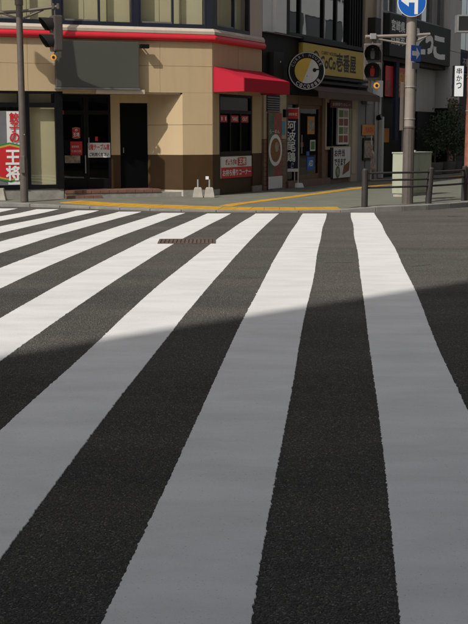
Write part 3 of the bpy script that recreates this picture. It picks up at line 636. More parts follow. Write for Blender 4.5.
# entrance
fb(F2, 'step', 4.05, 7.0, -.1, .16, -.44, .10, 'tile_wall', B2)
for i in range(9): fb(F2, 'step_tile', 4.06 + i * .326, 4.06 + i * .326 + .318, .161, .20, -.44, .09, 'tile_wall', B2)
fb(F2, 'wood_post', 4.03, 4.25, .2, 2.438, -.44, -.02, 'wood', B2); fb(F2, 'wood_post', 4.95, 5.06, .2, 2.438, -.44, -.02, 'wood', B2); fb(F2, 'wood_post', 6.60, 6.78, .2, 2.438, -.44, -.01, 'wood', B2)
fb(F2, 'lintel', 4.255, 6.595, 2.20, 2.437, -.44, -.03, 'wood', B2); fb(F2, 'side_glass', 4.26, 4.94, .2, 2.19, -.12, -.11, 'dark_glass', B2)
sdm = MB()
for a, b, c, d in ((5.07, 6.59, .2, .34), (5.07, 6.59, 2.10, 2.195), (5.07, 5.15, .34, 2.10), (6.51, 6.59, .34, 2.10)): sdm.fbox(F2, a, b, c, d, -.14, -.08)
sdd = sdm.build('door', 'wood', B2); fb(F2, 'pane', 5.15, 6.51, .34, 2.10, -.115, -.108, 'dark_glass', sdd)
for u0, u1, z0, z1, m_ in ((5.75, 6.25, 1.42, 1.90, 'orange_sign'), (5.80, 6.2, 1.50, 1.8, 'photo_print'), (5.95, 6.32, .96, 1.26, 'white_sign'), (6.0, 6.27, 1.0, 1.22, 'food_green'), (5.74, 6.25, .45, .80, 'blue_sign'), (5.70, 5.90, .84, .95, 'blue_sign'), (5.28, 5.50, 1.08, 1.2, 'maroon')):
    fb(F2, 'poster', u0, u1, z0, z1, -.104 if m_ not in ('photo_print', 'food_green') else -.099, -.10 if m_ not in ('photo_print', 'food_green') else -.096, m_, sdd)
ftext(F2, 'AED', 5.85, 6.15, .55, .70, -.098, 'white_letter', sdd, bold=.02)
MB().tube(F2.pt(5.25, -.05, .9), F2.pt(5.25, -.05, 1.4), .015).build('handle', 'galvanised', sdd)
# service bay to the right of the door
fb(F2, 'bay_wall', 6.785, 8.78, -.1, .98, -.44, -.06, 'tile_wall', B2)
sw = MB()
for a, b, c, d in ((6.80, 8.78, .985, 1.07), (6.80, 8.78, 2.30, 2.438), (6.80, 6.90, 1.07, 2.30), (8.68, 8.78, 1.07, 2.30)): sw.fbox(F2, a, b, c, d, -.16, .0)
sw = sw.build('window', 'beige_wall', B2); fb(F2, 'pane', 6.90, 8.68, 1.07, 2.30, -.12, -.113, 'dark_glass', sw); fb(F2, 'mullion', 7.35, 7.42, 1.07, 2.30, -.13, -.02, 'charcoal', sw)
mn = fb(F2, 'menu_poster', 7.75, 8.62, 1.12, 2.18, -.05, .0, 'white_sign', B2)
for i in range(4):
    for j in range(2): fb(F2, 'menu_photo', 7.83 + j * .38, 7.83 + j * .38 + .33, 1.18 + i * .24, 1.18 + i * .24 + .2, .001, .004, ('food_brown', 'photo_print', 'food_green', 'photo_red')[(i * 2 + j * 3) % 4], mn)
hs = fb(F2, 'hanging_sign', 7.05, 8.75, 2.16, 2.36, .02, .05, 'maroon', B2); ftext(F2, 'お持帰りカレー', 7.2, 8.6, 2.21, 2.31, .052, 'white_letter', hs)
wb = fb(F2, 'notice_board', 7.36, 8.74, .16, 1.04, -.05, .02, 'white_sign', B2, .006)
fb(F2, 'board_edge', 7.16, 7.355, .14, 1.04, -.05, .03, 'black_wall', wb)
ftext(F2, 'お弁当', 7.46, 8.25, .78, .98, .023, 'dark_letter', wb, bold=.018); ftext(F2, 'できます', 7.46, 8.35, .52, .72, .023, 'dark_letter', wb, bold=.018)
MB().slab([F2.pt(8.10, .023, .24), F2.pt(8.62, .023, .36), F2.pt(8.68, .023, .64), F2.pt(8.2, .023, .50)], F2.N3(), .004).build('picture', 'food_brown', wb)
disc(F2, .17, .34, .023, .027, 20, 7.72).build('picture', 'food_green', wb); disc(F2, .11, .34, .028, .031, 20, 7.72).build('picture', 'photo_print', wb)
fb(F2, 'cream_jamb', 8.785, 9.30, -.1, 2.438, -.44, .02, 'beige_wall', B2)
ah = fb(F2, 'hatch', 8.83, 9.1, .25, 2.15, .021, .035, 'cream', B2, .004)
fb(F2, 'side_wall', 9.305, 9.95, -.1, 3.83, -.44, .01, 'grey_wall', B2)
# ------------------------------------------------------------------ narrow building between, with meters and pipes
B3 = thing('narrow_building', tuple(F2.pt(10.6, 0, 0)), 'narrow pale building squeezed between curry shop and black signboard shop', 'building')
fb(F2, 'wall', 9.98, 11.22, -.1, 14, -6, -.05, 'beige_wall', B3)
fb(F2, 'panel', 9.99, 10.60, .02, 2.55, -.045, .03, 'grey_wall', B3)
os_ = fb(F2, 'orange_plate', 9.62, 10.72, 1.38, 1.70, .035, .05, 'orange_sign', B3); ftext(F2, 'PLAZA', 9.9, 10.55, 1.47, 1.62, .052, 'red_sign', os_, bold=.018)
ms = fb(F2, 'menu_case', 9.72, 10.62, .62, 1.30, .035, .06, 'charcoal', B3); fb(F2, 'menu', 9.8, 10.54, .7, 1.22, .061, .065, 'photo_print', ms)
for u, r__ in ((10.72, .045), (10.86, .03), (11.1, .055)): MB().tube(F2.pt(u, .06, .0), F2.pt(u, .06, 9), r__).build('drainpipe', 'galvanised' if r__ < .05 else 'pale_wall', B3, smooth=True)
for z, u0, u1, m_ in ((2.3, 9.6, 10.1, 'grey_metal'), (2.55, 10.55, 11.0, 'white_sign'), (3.2, 10.3, 10.62, 'grey_metal'), (4.4, 10.2, 10.7, 'charcoal')): fb(F2, 'meter_box', u0, u1, z, z + .5, .035 if z < 2.5 else -.045, .2, m_, B3, .01)
MB().tube(F2.pt(10.75, .12, 1.9), F2.pt(10.75, .25, 1.95), .08, .09).build('lamp', 'black_frame', B3)
fb(F2, 'open_shutter', 11.0, 11.16, .05, 1.95, .08, .2, 'pale_wall', B3)
# ------------------------------------------------------------------ tavern with the black signboard
B4 = thing('tavern_building', tuple(F2.pt(15, 0, 0)), 'grey glass-fronted building with black brush-lettered signboard', 'building')
p4 = [F2.pt(11.25, -1.2, 0), F2.pt(19.6, -1.2, 0), F2.pt(19.6, -10, 0), F2.pt(11.25, -10, 0)]
MB().prism([(p.x, p.y) for p in p4], -.1, 16).build('core', 'interior', B4)
bs = fb(F2, 'signboard', 11.30, 17.95, 3.83, 5.13, -.1, .28, 'charcoal', B4, .01)
ftext(F2, '宮崎県', 11.45, 12.75, 4.62, 4.95, .283, 'white_letter', bs, bold=.018); ftext(F2, '日南市', 11.45, 12.75, 4.2, 4.5, .283, 'white_letter', bs, bold=.018)
ftext(F2, 'じ', 13.0, 13.95, 4.12, 4.98, .283, 'white_letter', bs, bold=.035); ftext(F2, 'と', 14.0, 14.9, 4.1, 4.85, .283, 'white_letter', bs, bold=.035); ftext(F2, 'っ', 15.0, 15.8, 4.15, 4.7, .283, 'white_letter', bs, bold=.035); ftext(F2, 'こ', 15.95, 17.2, 4.05, 4.75, .283, 'white_letter', bs, bold=.035)
for i in range(5):
    a = 11.3 + i * 1.31; wn = MB()
    for c in ((a, a + 1.31, 5.16, 5.24), (a, a + 1.31, 9.9, 10.0), (a, a + .06, 5.24, 9.9), (a + 1.25, a + 1.31, 5.24, 9.9)): wn.fbox(F2, c[0] + .002, c[1] - .002, c[2], c[3], -.2, .02)
    wn = wn.build('window', 'grey_metal', B4); fb(F2, 'pane', a + .06, a + 1.25, 5.24, 9.9, -.1, -.09, 'film_glass', wn); fb(F2, 'blind', a + .1, a + 1.2, 5.2 + .4 * (i % 2), 9.9, -.5, -.48, 'pale_wall', wn)
fb(F2, 'upper_wall', 11.25, 19.6, 10.01, 16, -1.19, 0, 'grey_wall', B4)
fb(F2, 'pier', 17.96, 19.45, 2.35, 10, -1.19, .22, 'pale_wall', B4)
for i in range(4): fb(F2, 'pier_panel', 17.99, 19.42, 2.5 + i * 1.9, 2.5 + i * 1.9 + 1.88, .221, .245, 'pale_wall', B4, .004)
fb(F2, 'soffit', 11.25, 17.95, 3.70, 3.825, -1.19, .1, 'charcoal', B4)
# ground floor of it
ps = fb(F2, 'red_poster', 11.62, 13.9, 2.6, 3.55, .03, .06, 'red_sign', B4); ftext(F2, '鶏', 12.9, 13.7, 2.8, 3.4, .065, 'orange_sign', ps, bold=.02); fb(F2, 'picture', 11.7, 12.2, 2.65, 3.1, .062, .066, 'photo_red', ps)
fb(F2, 'column', 11.28, 11.6, -.1, 3.69, -1.19, .0, 'charcoal', B4); fb(F2, 'column', 12.35, 12.65, 1.2, 3.69, .07, .16, 'navy_cloth', B4)
fb(F2, 'column', 14.1, 14.35, -.1, 3.69, -.6, .02, 'pale_wall', B4); fb(F2, 'inner_wall', 11.6, 14.1, -.1, 2.58, -1.15, -.2, 'black_wall', B4)
fb(F2, 'notice', 12.0, 12.75, 1.15, 1.6, -.199, -.18, 'orange_sign', B4)
gw = fb(F2, 'glass_screen', 14.36, 15.75, .3, 3.6, -.3, -.28, 'film_glass', B4)
for z in (.3, 1.3, 2.1, 2.9, 3.55): fb(F2, 'rail', 14.36, 15.75, z, z + .06, -.31, -.25, 'charcoal', gw)
fb(F2, 'orange_panel', 14.5, 15.7, 2.96, 3.5, -.27, -.262, 'orange_sign', gw)
fb(F2, 'shaded_wall', 15.76, 17.95, 2.2, 3.69, -1.19, -.25, 'pale_wall', B4); fb(F2, 'plinth', 15.76, 17.95, -.1, 2.195, -1.19, -.2, 'black_wall', B4)
pw = fb(F2, 'white_poster', 18.02, 19.1, 2.7, 3.78, .25, .27, 'pale_wall', B4); ftext(F2, '鶏の', 18.3, 18.95, 3.3, 3.55, .272, 'orange_sign', pw, bold=.018); ftext(F2, 'もも焼', 18.25, 18.95, 3.0, 3.22, .272, 'maroon', pw, bold=.018)
mb_ = fb(F2, 'brown_menu', 18.02, 19.15, 1.72, 2.66, .25, .30, 'wood', B4); ftext(F2, '焼鳥', 18.2, 19.0, 2.25, 2.55, .302, 'orange_sign', mb_, bold=.018); ftext(F2, '串の', 18.2, 19.0, 1.82, 2.12, .302, 'orange_sign', mb_, bold=.018)
fb(F2, 'picture', 18.05, 19.1, .9, 1.68, .25, .27, 'photo_green', B4); fb(F2, 'picture', 18.05, 19.1, .25, .86, .25, .27, 'photo_red', B4); fb(F2, 'door_leaf', 17.96, 19.4, -.1, 2.34, -.4, .2, 'black_wall', B4)
# next block beyond
B5 = thing('far_block', tuple(F2.pt(30, 0, 0)), 'dark office block with tall windows beyond the grey pier', 'building')
fb(F2, 'wall', 19.65, 45, -.1, 18, -10, -.5, 'grey_wall', B5)
for i in range(14):
    a = 19.7 + i * 1.8
    for z0, z1 in ((4.6, 7.4), (7.9, 11.0)):
        wn = fb(F2, 'window', a, a + 1.7, z0, z1, -.499, -.40, 'charcoal', B5); fb(F2, 'pane', a + .08, a + .82, z0 + .1, z1 - .1, -.399, -.39, 'film_glass', wn); fb(F2, 'pane', a + .88, a + 1.62, z0 + .1, z1 - .1, -.399, -.39, 'film_glass', wn)
gs_ = fb(F2, 'name_sign', 19.5, 22.5, 3.75, 4.45, -.1, .2, 'navy_cloth', B5); ftext(F2, '不動産', 19.9, 21.2, 3.95, 4.25, .203, 'pale_wall', gs_)
fb(F2, 'shopfront', 19.66, 24, -.1, 3.7, -.499, -.1, 'black_wall', B5)
ls = thing('lit_sign', tuple(F2.pt(18.9, .9, 2.7)), 'slim white lit projecting sign with vertical black lettering', 'sign')
lp = at(458, 81, 41.0); lf = Fr((lp.x, lp.y), (1, .25))
ls.location = (lp.x, lp.y, lp.z - .55)
fb(lf, 'case', -.185, .185, lp.z - .55, lp.z + .53, -.08, .08, 'grey_metal', ls, .01); fb(lf, 'face', -.165, .165, lp.z - .53, lp.z + .51, .081, .086, 'lit_sign', ls); vtext(lf, '串かつ', -.0, lp.z + .44, .2, .25, .088, 'dark_letter', ls, bold=.01)
MB().tube(lf.pt(.1, -.05, lp.z + .4), F2.pt(19.3, .2, lp.z + .4), .03).build('bracket', 'grey_metal', ls); MB().tube(lf.pt(.1, -.05, lp.z - .4), F2.pt(19.3, .2, lp.z - .4), .03).build('bracket', 'grey_metal', ls)

# ------------------------------------------------------------------ things standing outside the shops
# tall poster leaning on the tiled pillar
tp = thing('tall_poster', tuple(F2.pt(3.23, .1, FZ)), 'tall food poster with a white bowl, against the tiled pillar', 'poster')
fb(F2, 'panel', 2.82, 3.64, .06, 1.95, .07, .085, 'photo_red', tp); fb(F2, 'picture', 2.83, 3.15, .35, 1.94, .086, .089, 'photo_green', tp)
disc(F2, .40, 1.02, .09, .095, 32, 3.24).build('bowl', 'white_sign', tp); disc(F2, .30, 1.02, .096, .10, 28, 3.24).build('food', 'food_brown', tp); disc(F2, .12, 1.02, .101, .104, 18, 3.30, .08).build('food', 'photo_print', tp)
fb(F2, 'white_foot', 2.82, 3.64, .05, .36, .0905, .11, 'white_sign', tp); ftext(F2, 'らーめん', 2.9, 3.5, 1.44, 1.54, .092, 'white_letter', tp)
fb(F2, 'foot', 2.85, 3.6, FZ, .06, .07, .2, 'grey_metal', tp)
# banner flag
bfp = at(291, 172, 30.6); bfz = FZ
bf = thing('banner_flag', (bfp.x, bfp.y, bfz), 'navy upright banner flag with red top and white characters by the shop door', 'banner')
ff = Fr((bfp.x, bfp.y), (1, .35))
MB().tube(ff.pt(.20, 0, bfz + .05), ff.pt(.20, 0, 2.12), .014).build('pole', 'white_sign', bf); MB().tube(ff.pt(-.22, 0, 2.09), ff.pt(.21, 0, 2.09), .01).build('cross_arm', 'white_sign', bf)
n_ = 14; cl = MB()
def cloth(u): return .03 * math.sin(u * 11)
for i in range(n_):
    u0, u1 = -.2 + .39 * i / n_, -.2 + .39 * (i + 1) / n_
    cl.add([ff.pt(u0, cloth(u0), .52), ff.pt(u1, cloth(u1), .52), ff.pt(u1, cloth(u1), 1.82), ff.pt(u0, cloth(u0), 1.82)], [(0, 1, 2, 3)])
cl.build('cloth', 'navy_cloth', bf, smooth=True); cl = MB()
for i in range(n_):
    u0, u1 = -.2 + .39 * i / n_, -.2 + .39 * (i + 1) / n_
    cl.add([ff.pt(u0, cloth(u0), 1.82), ff.pt(u1, cloth(u1), 1.82), ff.pt(u1, cloth(u1), 2.08), ff.pt(u0, cloth(u0), 2.08)], [(0, 1, 2, 3)])
cl.build('red_top', 'red_sign', bf, smooth=True)
vtext(ff, '阿波尾鶏', -.02, 1.76, .25, .27, .036, 'white_letter', bf, bold=.01); vtext(ff, 'カレー', .02, .68, .07, .08, .036, 'white_letter', bf); ftext(ff, '期間限定', -.15, .15, 1.9, 1.97, .036, 'white_letter', bf)
MB().tube(ff.pt(.20, 0, bfz), ff.pt(.20, 0, bfz + .12), .17, .12, 20).build('base', 'white_sign', bf, .015, True); fb(ff, 'base_rail', -.15, .2, bfz + .42, bfz + .5, -.03, .03, 'white_sign', bf)
for u in (-.12, .1): MB().tube(ff.pt(u, 0, bfz + .05), ff.pt(u, 0, bfz + .42), .012).build('base_leg', 'white_sign', bf)
# small flowered banner near the rail
# concrete banner weights at the corner
def weight(px, tall, label, tag_):
    p = on_z(px, 197.3, FZ); t = thing('concrete_weight', (p.x, p.y, FZ), label, 'weight', 'concrete pole weights at the corner')
    b, tp_ = .118, .085; vs_ = []
    for z, r__ in ((FZ, b), (FZ + .20, tp_), (FZ + .225, tp_ - .02)):
        vs_ += [(p.x - r__, p.y - r__, z), (p.x + r__, p.y - r__, z), (p.x + r__, p.y + r__, z), (p.x - r__, p.y + r__, z)]
    m_ = MB().add(vs_, [(3, 2, 1, 0)] + [(k * 4 + j, k * 4 + (j + 1) % 4, k * 4 + 4 + (j + 1) % 4, k * 4 + 4 + j) for k in range(2) for j in range(4)] + [(8, 9, 10, 11)])
    m_.build('block', 'concrete', t, .01); MB().tube((p.x, p.y, FZ + .2), (p.x, p.y, FZ + tall), .02).build('socket_pipe', 'galvanised', t, smooth=True)
    if tag_: MB().box((p.x - .085, p.y - .03, FZ + tall - .0), (p.x - .015, p.y + .0, FZ + tall + .07)).build('tag', 'white_sign', t)
weight(198, .40, 'concrete pole weight with bare pipe, beside the brown corner pier', False)
weight(209.5, .40, 'concrete pole weight whose pipe carries a small white tag', True)
p = on_z(1, 200.3, FZ)
t = thing('concrete_weight', (p.x, p.y, FZ), 'squat concrete block under the red crest window sign', 'weight')
MB().hexa([(p.x - .2, p.y - .1, FZ), (p.x + .12, p.y - .1, FZ), (p.x + .12, p.y + .1, FZ), (p.x - .2, p.y + .1, FZ), (p.x - .17, p.y - .07, FZ + .26), (p.x + .07, p.y - .07, FZ + .26), (p.x + .07, p.y + .07, FZ + .26), (p.x - .17, p.y + .07, FZ + .26)]).build('block', 'concrete', t, .012)
MB().tube((p.x - .05, p.y, FZ + .25), (p.x - .05, p.y, FZ + .34), .03).build('socket', 'galvanised', t)

# ------------------------------------------------------------------ pedestrian signals
def visor(mb, c, d, side, r, ln):
    """hood: open half tube along d"""
    d = Vector(d).normalized(); side = Vector(side).normalized(); n = 16; vs_ = []
    for k, (ll, rr) in enumerate(((0, r), (ln, r))):
        for i in range(n + 1):
            t = R(-35 + 250 * i / n); l2 = ll * (0.35 + .65 * max(0, (math.sin(t) + .6) / 1.6)) if k else 0
            vs_.append(Vector(c) + d * l2 + side * (rr * math.cos(t)) + UP * (rr * math.sin(t)))
    m2 = len(vs_); inner = [Vector(c) + (v - Vector(c)) - ((v - Vector(c)) - d * ((v - Vector(c)).dot(d))).normalized() * .008 for v in vs_]
    fs = [(i, i + 1, n + 2 + i, n + 1 + i) for i in range(n)]; fs += [(m2 + f[3], m2 + f[2], m2 + f[1], m2 + f[0]) for f in fs[:n]]
    fs += [(n + 1 + i, n + 2 + i, m2 + n + 2 + i, m2 + n + 1 + i) for i in range(n)]
    return mb.add(vs_ + inner, fs)
def ped_signal(parent, top, face, hgt=.78, wid=.36):
    """housing hung with its top centre at `top`, facing `face`"""
    f = Vector((face[0], face[1])).normalized(); fr = Fr((top[0], top[1]), (-f.y, f.x)); z1 = top[2]; z0 = z1 - hgt
    hs_ = fb(fr, 'housing', -wid / 2, wid / 2, z0, z1, -.11, .08, 'signal_body', parent, .03)
    for i, zc in enumerate((z1 - hgt * .27, z1 - hgt * .74)):
        fb(fr, 'lens', -.13, .13, zc - .13, zc + .13, .081, .088, 'lens_dark', hs_)
        visor(MB(), fr.pt(0, .075, zc - .01), fr.N3(), fr.D3(), min(wid * .47, hgt * .225), .27).build('visor', 'visor', hs_, smooth=True)
        m_ = 'lens_red' if i == 1 else 'grey_metal'          # figure: head, body, legs
        disc(fr, .022, zc + .075, .089, .091, 12).build('figure', m_, hs_)
        MB().slab([fr.pt(u, .089, zc + z) for u, z in ((-.04, .045), (.04, .045), (.045, -.03), (.03, -.11), (-.03, -.11), (-.045, -.03))], fr.N3(), .002).build('figure', m_, hs_)
    return fr, hs_
# left-hand pole
PB = on_z(24.5, 201.5, FZ); LX, LY = PB.x, PB.y
TL = thing('signal_pole', (LX, LY, FZ), 'brown signal pole before the restaurant windows, its hooded pedestrian light seen sideways', 'traffic light')
MB().tube((LX, LY, FZ), (LX, LY, FZ + .9), .083, .083, 20).build('pole_sleeve', 'pole_brown', TL, smooth=True)
MB().tube((LX, LY, FZ + .9), (LX, LY, 4.05), .07, .066, 20).build('pole', 'pole_brown', TL, smooth=True); MB().tube((LX, LY, 4.05), (LX, LY, 4.16), .085, .085, 20).build('collar', 'pole_brown', TL, smooth=True); MB().tube((LX, LY, 4.16), (LX, LY, 5.6), .062, .05, 20).build('pole', 'pole_brown', TL, smooth=True)
MB().box((LX - .04, LY - .13, .62), (LX + .05, LY - .07, .98)).build('junction_box', 'pole_brown', TL, .01)
MB().tube((LX + .05, LY - .085, 1.42), (LX + .05, LY - .09, 1.42), .012).build('bolt', 'galvanised', TL)
az = 3.92
arm_end = Vector((LX + .80, LY - .02, az + .10))
MB().tube((LX - .42, LY, az - .02), (LX, LY, az), .035).build('arm', 'pole_brown', TL); MB().tube((LX, LY, az), arm_end, .032).build('arm', 'pole_brown', TL)
MB().tube((LX + .02, LY, az - .16), (LX + .5, LY, az + .04), .022).build('brace', 'pole_brown', TL); MB().tube((LX - .02, LY, az - .14), (LX - .36, LY, az - .03), .022).build('brace', 'pole_brown', TL)
for dx in (.0, .1): MB().box((LX + .68 + dx, LY - .06, az + .05), (LX + .73 + dx, LY + .05, az + .16)).build('clamp', 'signal_body', TL, .006)
hx = LX + .74
MB().tube((hx, LY - .02, az + .08), (hx, LY - .02, az - .1), .022).build('hanger', 'signal_body', TL)
ped_signal(TL, (hx, LY - .02, az - .08), (-.9, -.45), .72, .34)
disc(Fr((hx - .03, LY - .12), (1, 0)), .06, az - .93, 0, .04, 18).build('sounder', 'lens_amber', TL, .004); disc(Fr((hx - .03, LY - .165), (1, 0)), .03, az - .93, 0, .006, 14).build('sounder_grille', 'lens_dark', TL)
MB().tube((hx - .03, LY - .1, az - .88), (hx, LY - .03, az - .78), .015).build('sounder_stem', 'signal_body', TL)
# unseen signal-like housing and arm, added and shaped to cast the fascia shadow
SV = Vector((math.sin(SUN_AZ), math.cos(SUN_AZ), -math.tan(SUN_EL)))
va = F1.pt(-4.02, 0, 3.02); va = va - SV * ((5.55 - va.z) / -SV.z); vb = F1.pt(-3.02, .16, 2.40); vb = vb - SV * ((5.55 - vb.z) / -SV.z)
vd = (vb - va).normalized(); vl = (vb - va).length; vf = Fr((va.x, va.y), (vd.x, vd.y))
MB().tube((LX, LY, 5.5), vf.pt(vl * .9, -.05, 5.62), .03, .025).build('arm', 'pole_brown', TL)
vh = fb(vf, 'shadow_caster_housing', 0, vl, 5.40, 5.70, -.06, .06, 'signal_body', TL, .05)
for i in range(3): disc(vf, .12, 5.55, .061, .07, 24, vl * (.18 + i * .32)).build('lens', 'lens_dark', vh)
# right-hand pole
PB = on_z(407.3, 204.3, FZ); RX, RY = PB.x, PB.y
TR = thing('signal_pole', (RX, RY, FZ), 'thick brown signal pole with round blue arrow sign, behind the guard rail', 'traffic light')
MB().tube((RX, RY, FZ), (RX, RY, 1.55), .115, .112, 12).build('pole_sleeve', 'pole_brown', TR); MB().tube((RX, RY, 1.55), (RX, RY, 1.58), .122, .122, 12).build('collar', 'pole_brown', TR)
MB().tube((RX, RY, 1.58), (RX, RY, 6.6), .108, .085, 20).build('pole', 'pole_beige', TR, smooth=True)
for z in (1.72, 2.35): MB().tube((RX, RY, z), (RX, RY, z + .02), .119, .119, 20).build('strap', 'galvanised', TR)
MB().box((RX - .19, RY - .05, 1.50), (RX - .125, RY + .05, 2.45)).build('conduit', 'pole_brown', TR, .01)
zA = 3.33; e0 = Vector((RX - .92, RY - .1, zA - .0)); e1 = Vector((RX + .38, RY + .05, zA + .06))
MB().tube(e0, (RX, RY, zA + .03), .033).build('arm', 'pole_beige', TR); MB().tube((RX, RY, zA + .03), e1, .033).build('arm', 'pole_beige', TR)
MB().tube((RX, RY, zA - .15), (RX - .75, RY - .08, zA - .03), .02).build('brace', 'pole_beige', TR); MB().tube((RX, RY, zA - .12), (RX + .33, RY + .04, zA + .03), .02).build('brace', 'pole_beige', TR)
sx_, sy_ = RX - .77, RY - .1
MB().tube((sx_, sy_, zA + .06), (sx_, sy_, zA - .2), .022).build('hanger', 'signal_body', TR); MB().box((sx_ - .06, sy_ - .06, zA - .05), (sx_ + .06, sy_ + .05, zA + .06)).build('clamp', 'galvanised', TR, .008)
ped_signal(TR, (sx_, sy_, zA - .13), (-.12, -1), .72, .36)
sf = Fr((sx_ + .08, sy_ - .05), (1, 0)); disc(sf, .06, zA - .95, 0, .04, 18).build('sounder', 'lens_amber', TR, .004); disc(sf, .03, zA - .95, .045, .05, 14).build('sounder_grille', 'lens_dark', TR); MB().tube((sx_ + .08, sy_ - .05, zA - .9), (sx_, sy_, zA - .82), .015).build('sounder_stem', 'signal_body', TR)
# round blue sign: turn-left arrow
zc = at(412, 2, RY - .16).z; cx = at(412, 2, RY - .16).x; bf_ = Fr((cx, RY - .16), (1, .04)); RS = .285
disc(bf_, RS, zc, -.006, .0, 40).build('sign_backing', 'white_sign', TR); bsn = disc(bf_, RS * .95, zc, .001, .004, 40).build('blue_disc', 'blue_sign', TR)
MB().slab([bf_.pt(u * RS, .005, zc + z * RS) for u, z in ((.18, -.82), (.42, -.82), (.42, .22), (-.22, .22), (-.22, .48), (-.78, .08), (-.22, -.32), (-.22, -.04), (.18, -.04))], bf_.N3(), .003).build('arrow', 'white_letter', bsn)
for dz in (-.12, .12): MB().box((RX - .12, RY - .15, zc + dz - .02), (RX + .12, RY + .09, zc + dz + .02)).build('sign_clamp', 'galvanised', TR)
# one-way arrow plate, turned along the side street
oc = at(416, 53.5, RY - .12); of = Fr((oc.x, oc.y), (.60, .80)); op = fb(of, 'one_way_plate', -.2, .2, oc.z - .155, oc.z + .155, -.006, .0, 'blue_sign', TR)
MB().slab([of.pt(u, .002, oc.z + z) for u, z in ((-.15, -.045), (.02, -.045), (.02, -.11), (.16, 0), (.02, .11), (.02, .045), (-.15, .045))], of.N3(), .003).build('arrow', 'white_letter', op)
fb(of, 'small_plate', -.15, .15, oc.z - .30, oc.z - .18, -.006, .0, 'grey_metal', TR)
# rusty pole at the right with its sign box
PQ = on_z(470, 200.3, FZ + .01)
RP = thing('rusty_pole', (PQ.x, PQ.y, FZ), 'reddish brown painted pole with grey framed box, at the rail end', 'pole')
MB().tube((PQ.x, PQ.y, FZ), (PQ.x, PQ.y, 7.5), .15, .12, 20).build('pole', 'rust_pole', RP, smooth=True); MB().tube((PQ.x, PQ.y, FZ), (PQ.x, PQ.y, FZ + .06), .2, .17, 20).build('base_collar', 'rust_pole', RP)
bc = at(468, 24, PQ.y - .3); bxf = Fr((bc.x, bc.y), (1, .05))
bx_ = fb(bxf, 'sign_box', -.24, .3, bc.z - .16, bc.z + .16, -.1, .1, 'grey_metal', RP, .01)
for a, b, c, d in ((-.25, .31, .145, .175), (-.25, .31, -.175, -.145), (-.25, -.22, -.144, .144), (.28, .31, -.144, .144)): fb(bxf, 'frame', a, b, bc.z + c, bc.z + d, -.105, .115, 'galvanised', bx_)
fb(bxf, 'face', -.219, .279, bc.z - .144, bc.z + .144, .101, .106, 'charcoal', bx_); MB().tube((PQ.x, PQ.y, bc.z), (bc.x, bc.y, bc.z), .04).build('bracket', 'galvanised', RP)
for z in (1.9, 2.6): MB().tube((PQ.x, PQ.y, z), (PQ.x, PQ.y, z + .02), .152, .152, 20).build('strap', 'galvanised', RP)

# ------------------------------------------------------------------ guard rail
GP = [on_z(364.5, 207.4, FZ), on_z(428, 204.3, FZ + .01), on_z(464, 201.0, FZ + .01)]
GP.append(GP[2] + Vector((.95, 1.45, 0))); GP.append(GP[3] + Vector((.75, 1.7, 0)))
GR = thing('guard_rail', tuple(GP[1]), 'dark brown three-bar guard rail curving round the pavement corner', 'guard rail')
lean = [(0, 0), (.045, 0), (0, 0), (0, 0), (0, 0)]
for p, l_ in zip(GP, lean):
    q = MB(); top = Vector((p.x + l_[0], p.y + l_[1], FZ + .72)); q.tube((p.x, p.y, FZ - .05), top, .064, .06, 18)
    q.tube(top, top + Vector((0, 0, .03)), .06, .035, 18); q.build('post', 'rail', GR, smooth=True)
for hgt in (.66, .52, .38):
    for i in range(len(GP) - 1):
        a, b = GP[i], GP[i + 1]; k = hgt / .75; pa = Vector((a.x + lean[i][0] * k, a.y, FZ + hgt + (0 if i else .0))); pb = Vector((b.x + lean[i + 1][0] * k, b.y, FZ + hgt))
        mid = (pa + pb) / 2; d_ = (pb - pa); sdv = Vector((d_.y, -d_.x, 0)).normalized() * .06
        q = MB(); pts = [pa.lerp(pb, t_) + sdv * (1 - (2 * t_ - 1) ** 2) for t_ in [j / 6 for j in range(7)]]
        for u_, v_ in zip(pts[:-1], pts[1:]): q.tube(u_, v_, .021, n=10)
        q.build('rail', 'rail', GR, smooth=True)
# ------------------------------------------------------------------ utility cabinet
cq = on_z(403.5, 197.0, FZ); cf = Fr((cq.x, cq.y), (.60, .80)); CL, CD, CH = 1.32, .30, 1.0
CB = thing('utility_cabinet', (cq.x, cq.y, FZ), 'pale green metal utility cabinet behind the thick signal pole', 'cabinet')
fb(cf, 'plinth', .02, CL - .02, FZ - .02, FZ + .07, -CD + .02, -.02, 'concrete', CB)
cb = fb(cf, 'body', 0, CL, FZ + .071, FZ + CH - .03, -CD, 0, 'cabinet', CB, .008); fb(cf, 'lid', -.015, CL + .015, FZ + CH - .029, FZ + CH, -CD - .015, .015, 'cabinet', CB, .006)
for a, b in ((.03, CL / 2 - .006), (CL / 2 + .006, CL - .03)):
    dd = fb(cf, 'door', a, b, FZ + .12, FZ + CH - .08, .001, .014, 'cabinet', CB, .004); fb(cf, 'handle', (b - .07) if a < .3 else (a + .03), (b - .03) if a < .3 else (a + .07), FZ + .5, FZ + .62, .015, .03, 'galvanised', dd)
fb(cf, 'lifting_lug', .75, .8, FZ + CH, FZ + CH + .04, -.17, -.13, 'galvanised', CB)
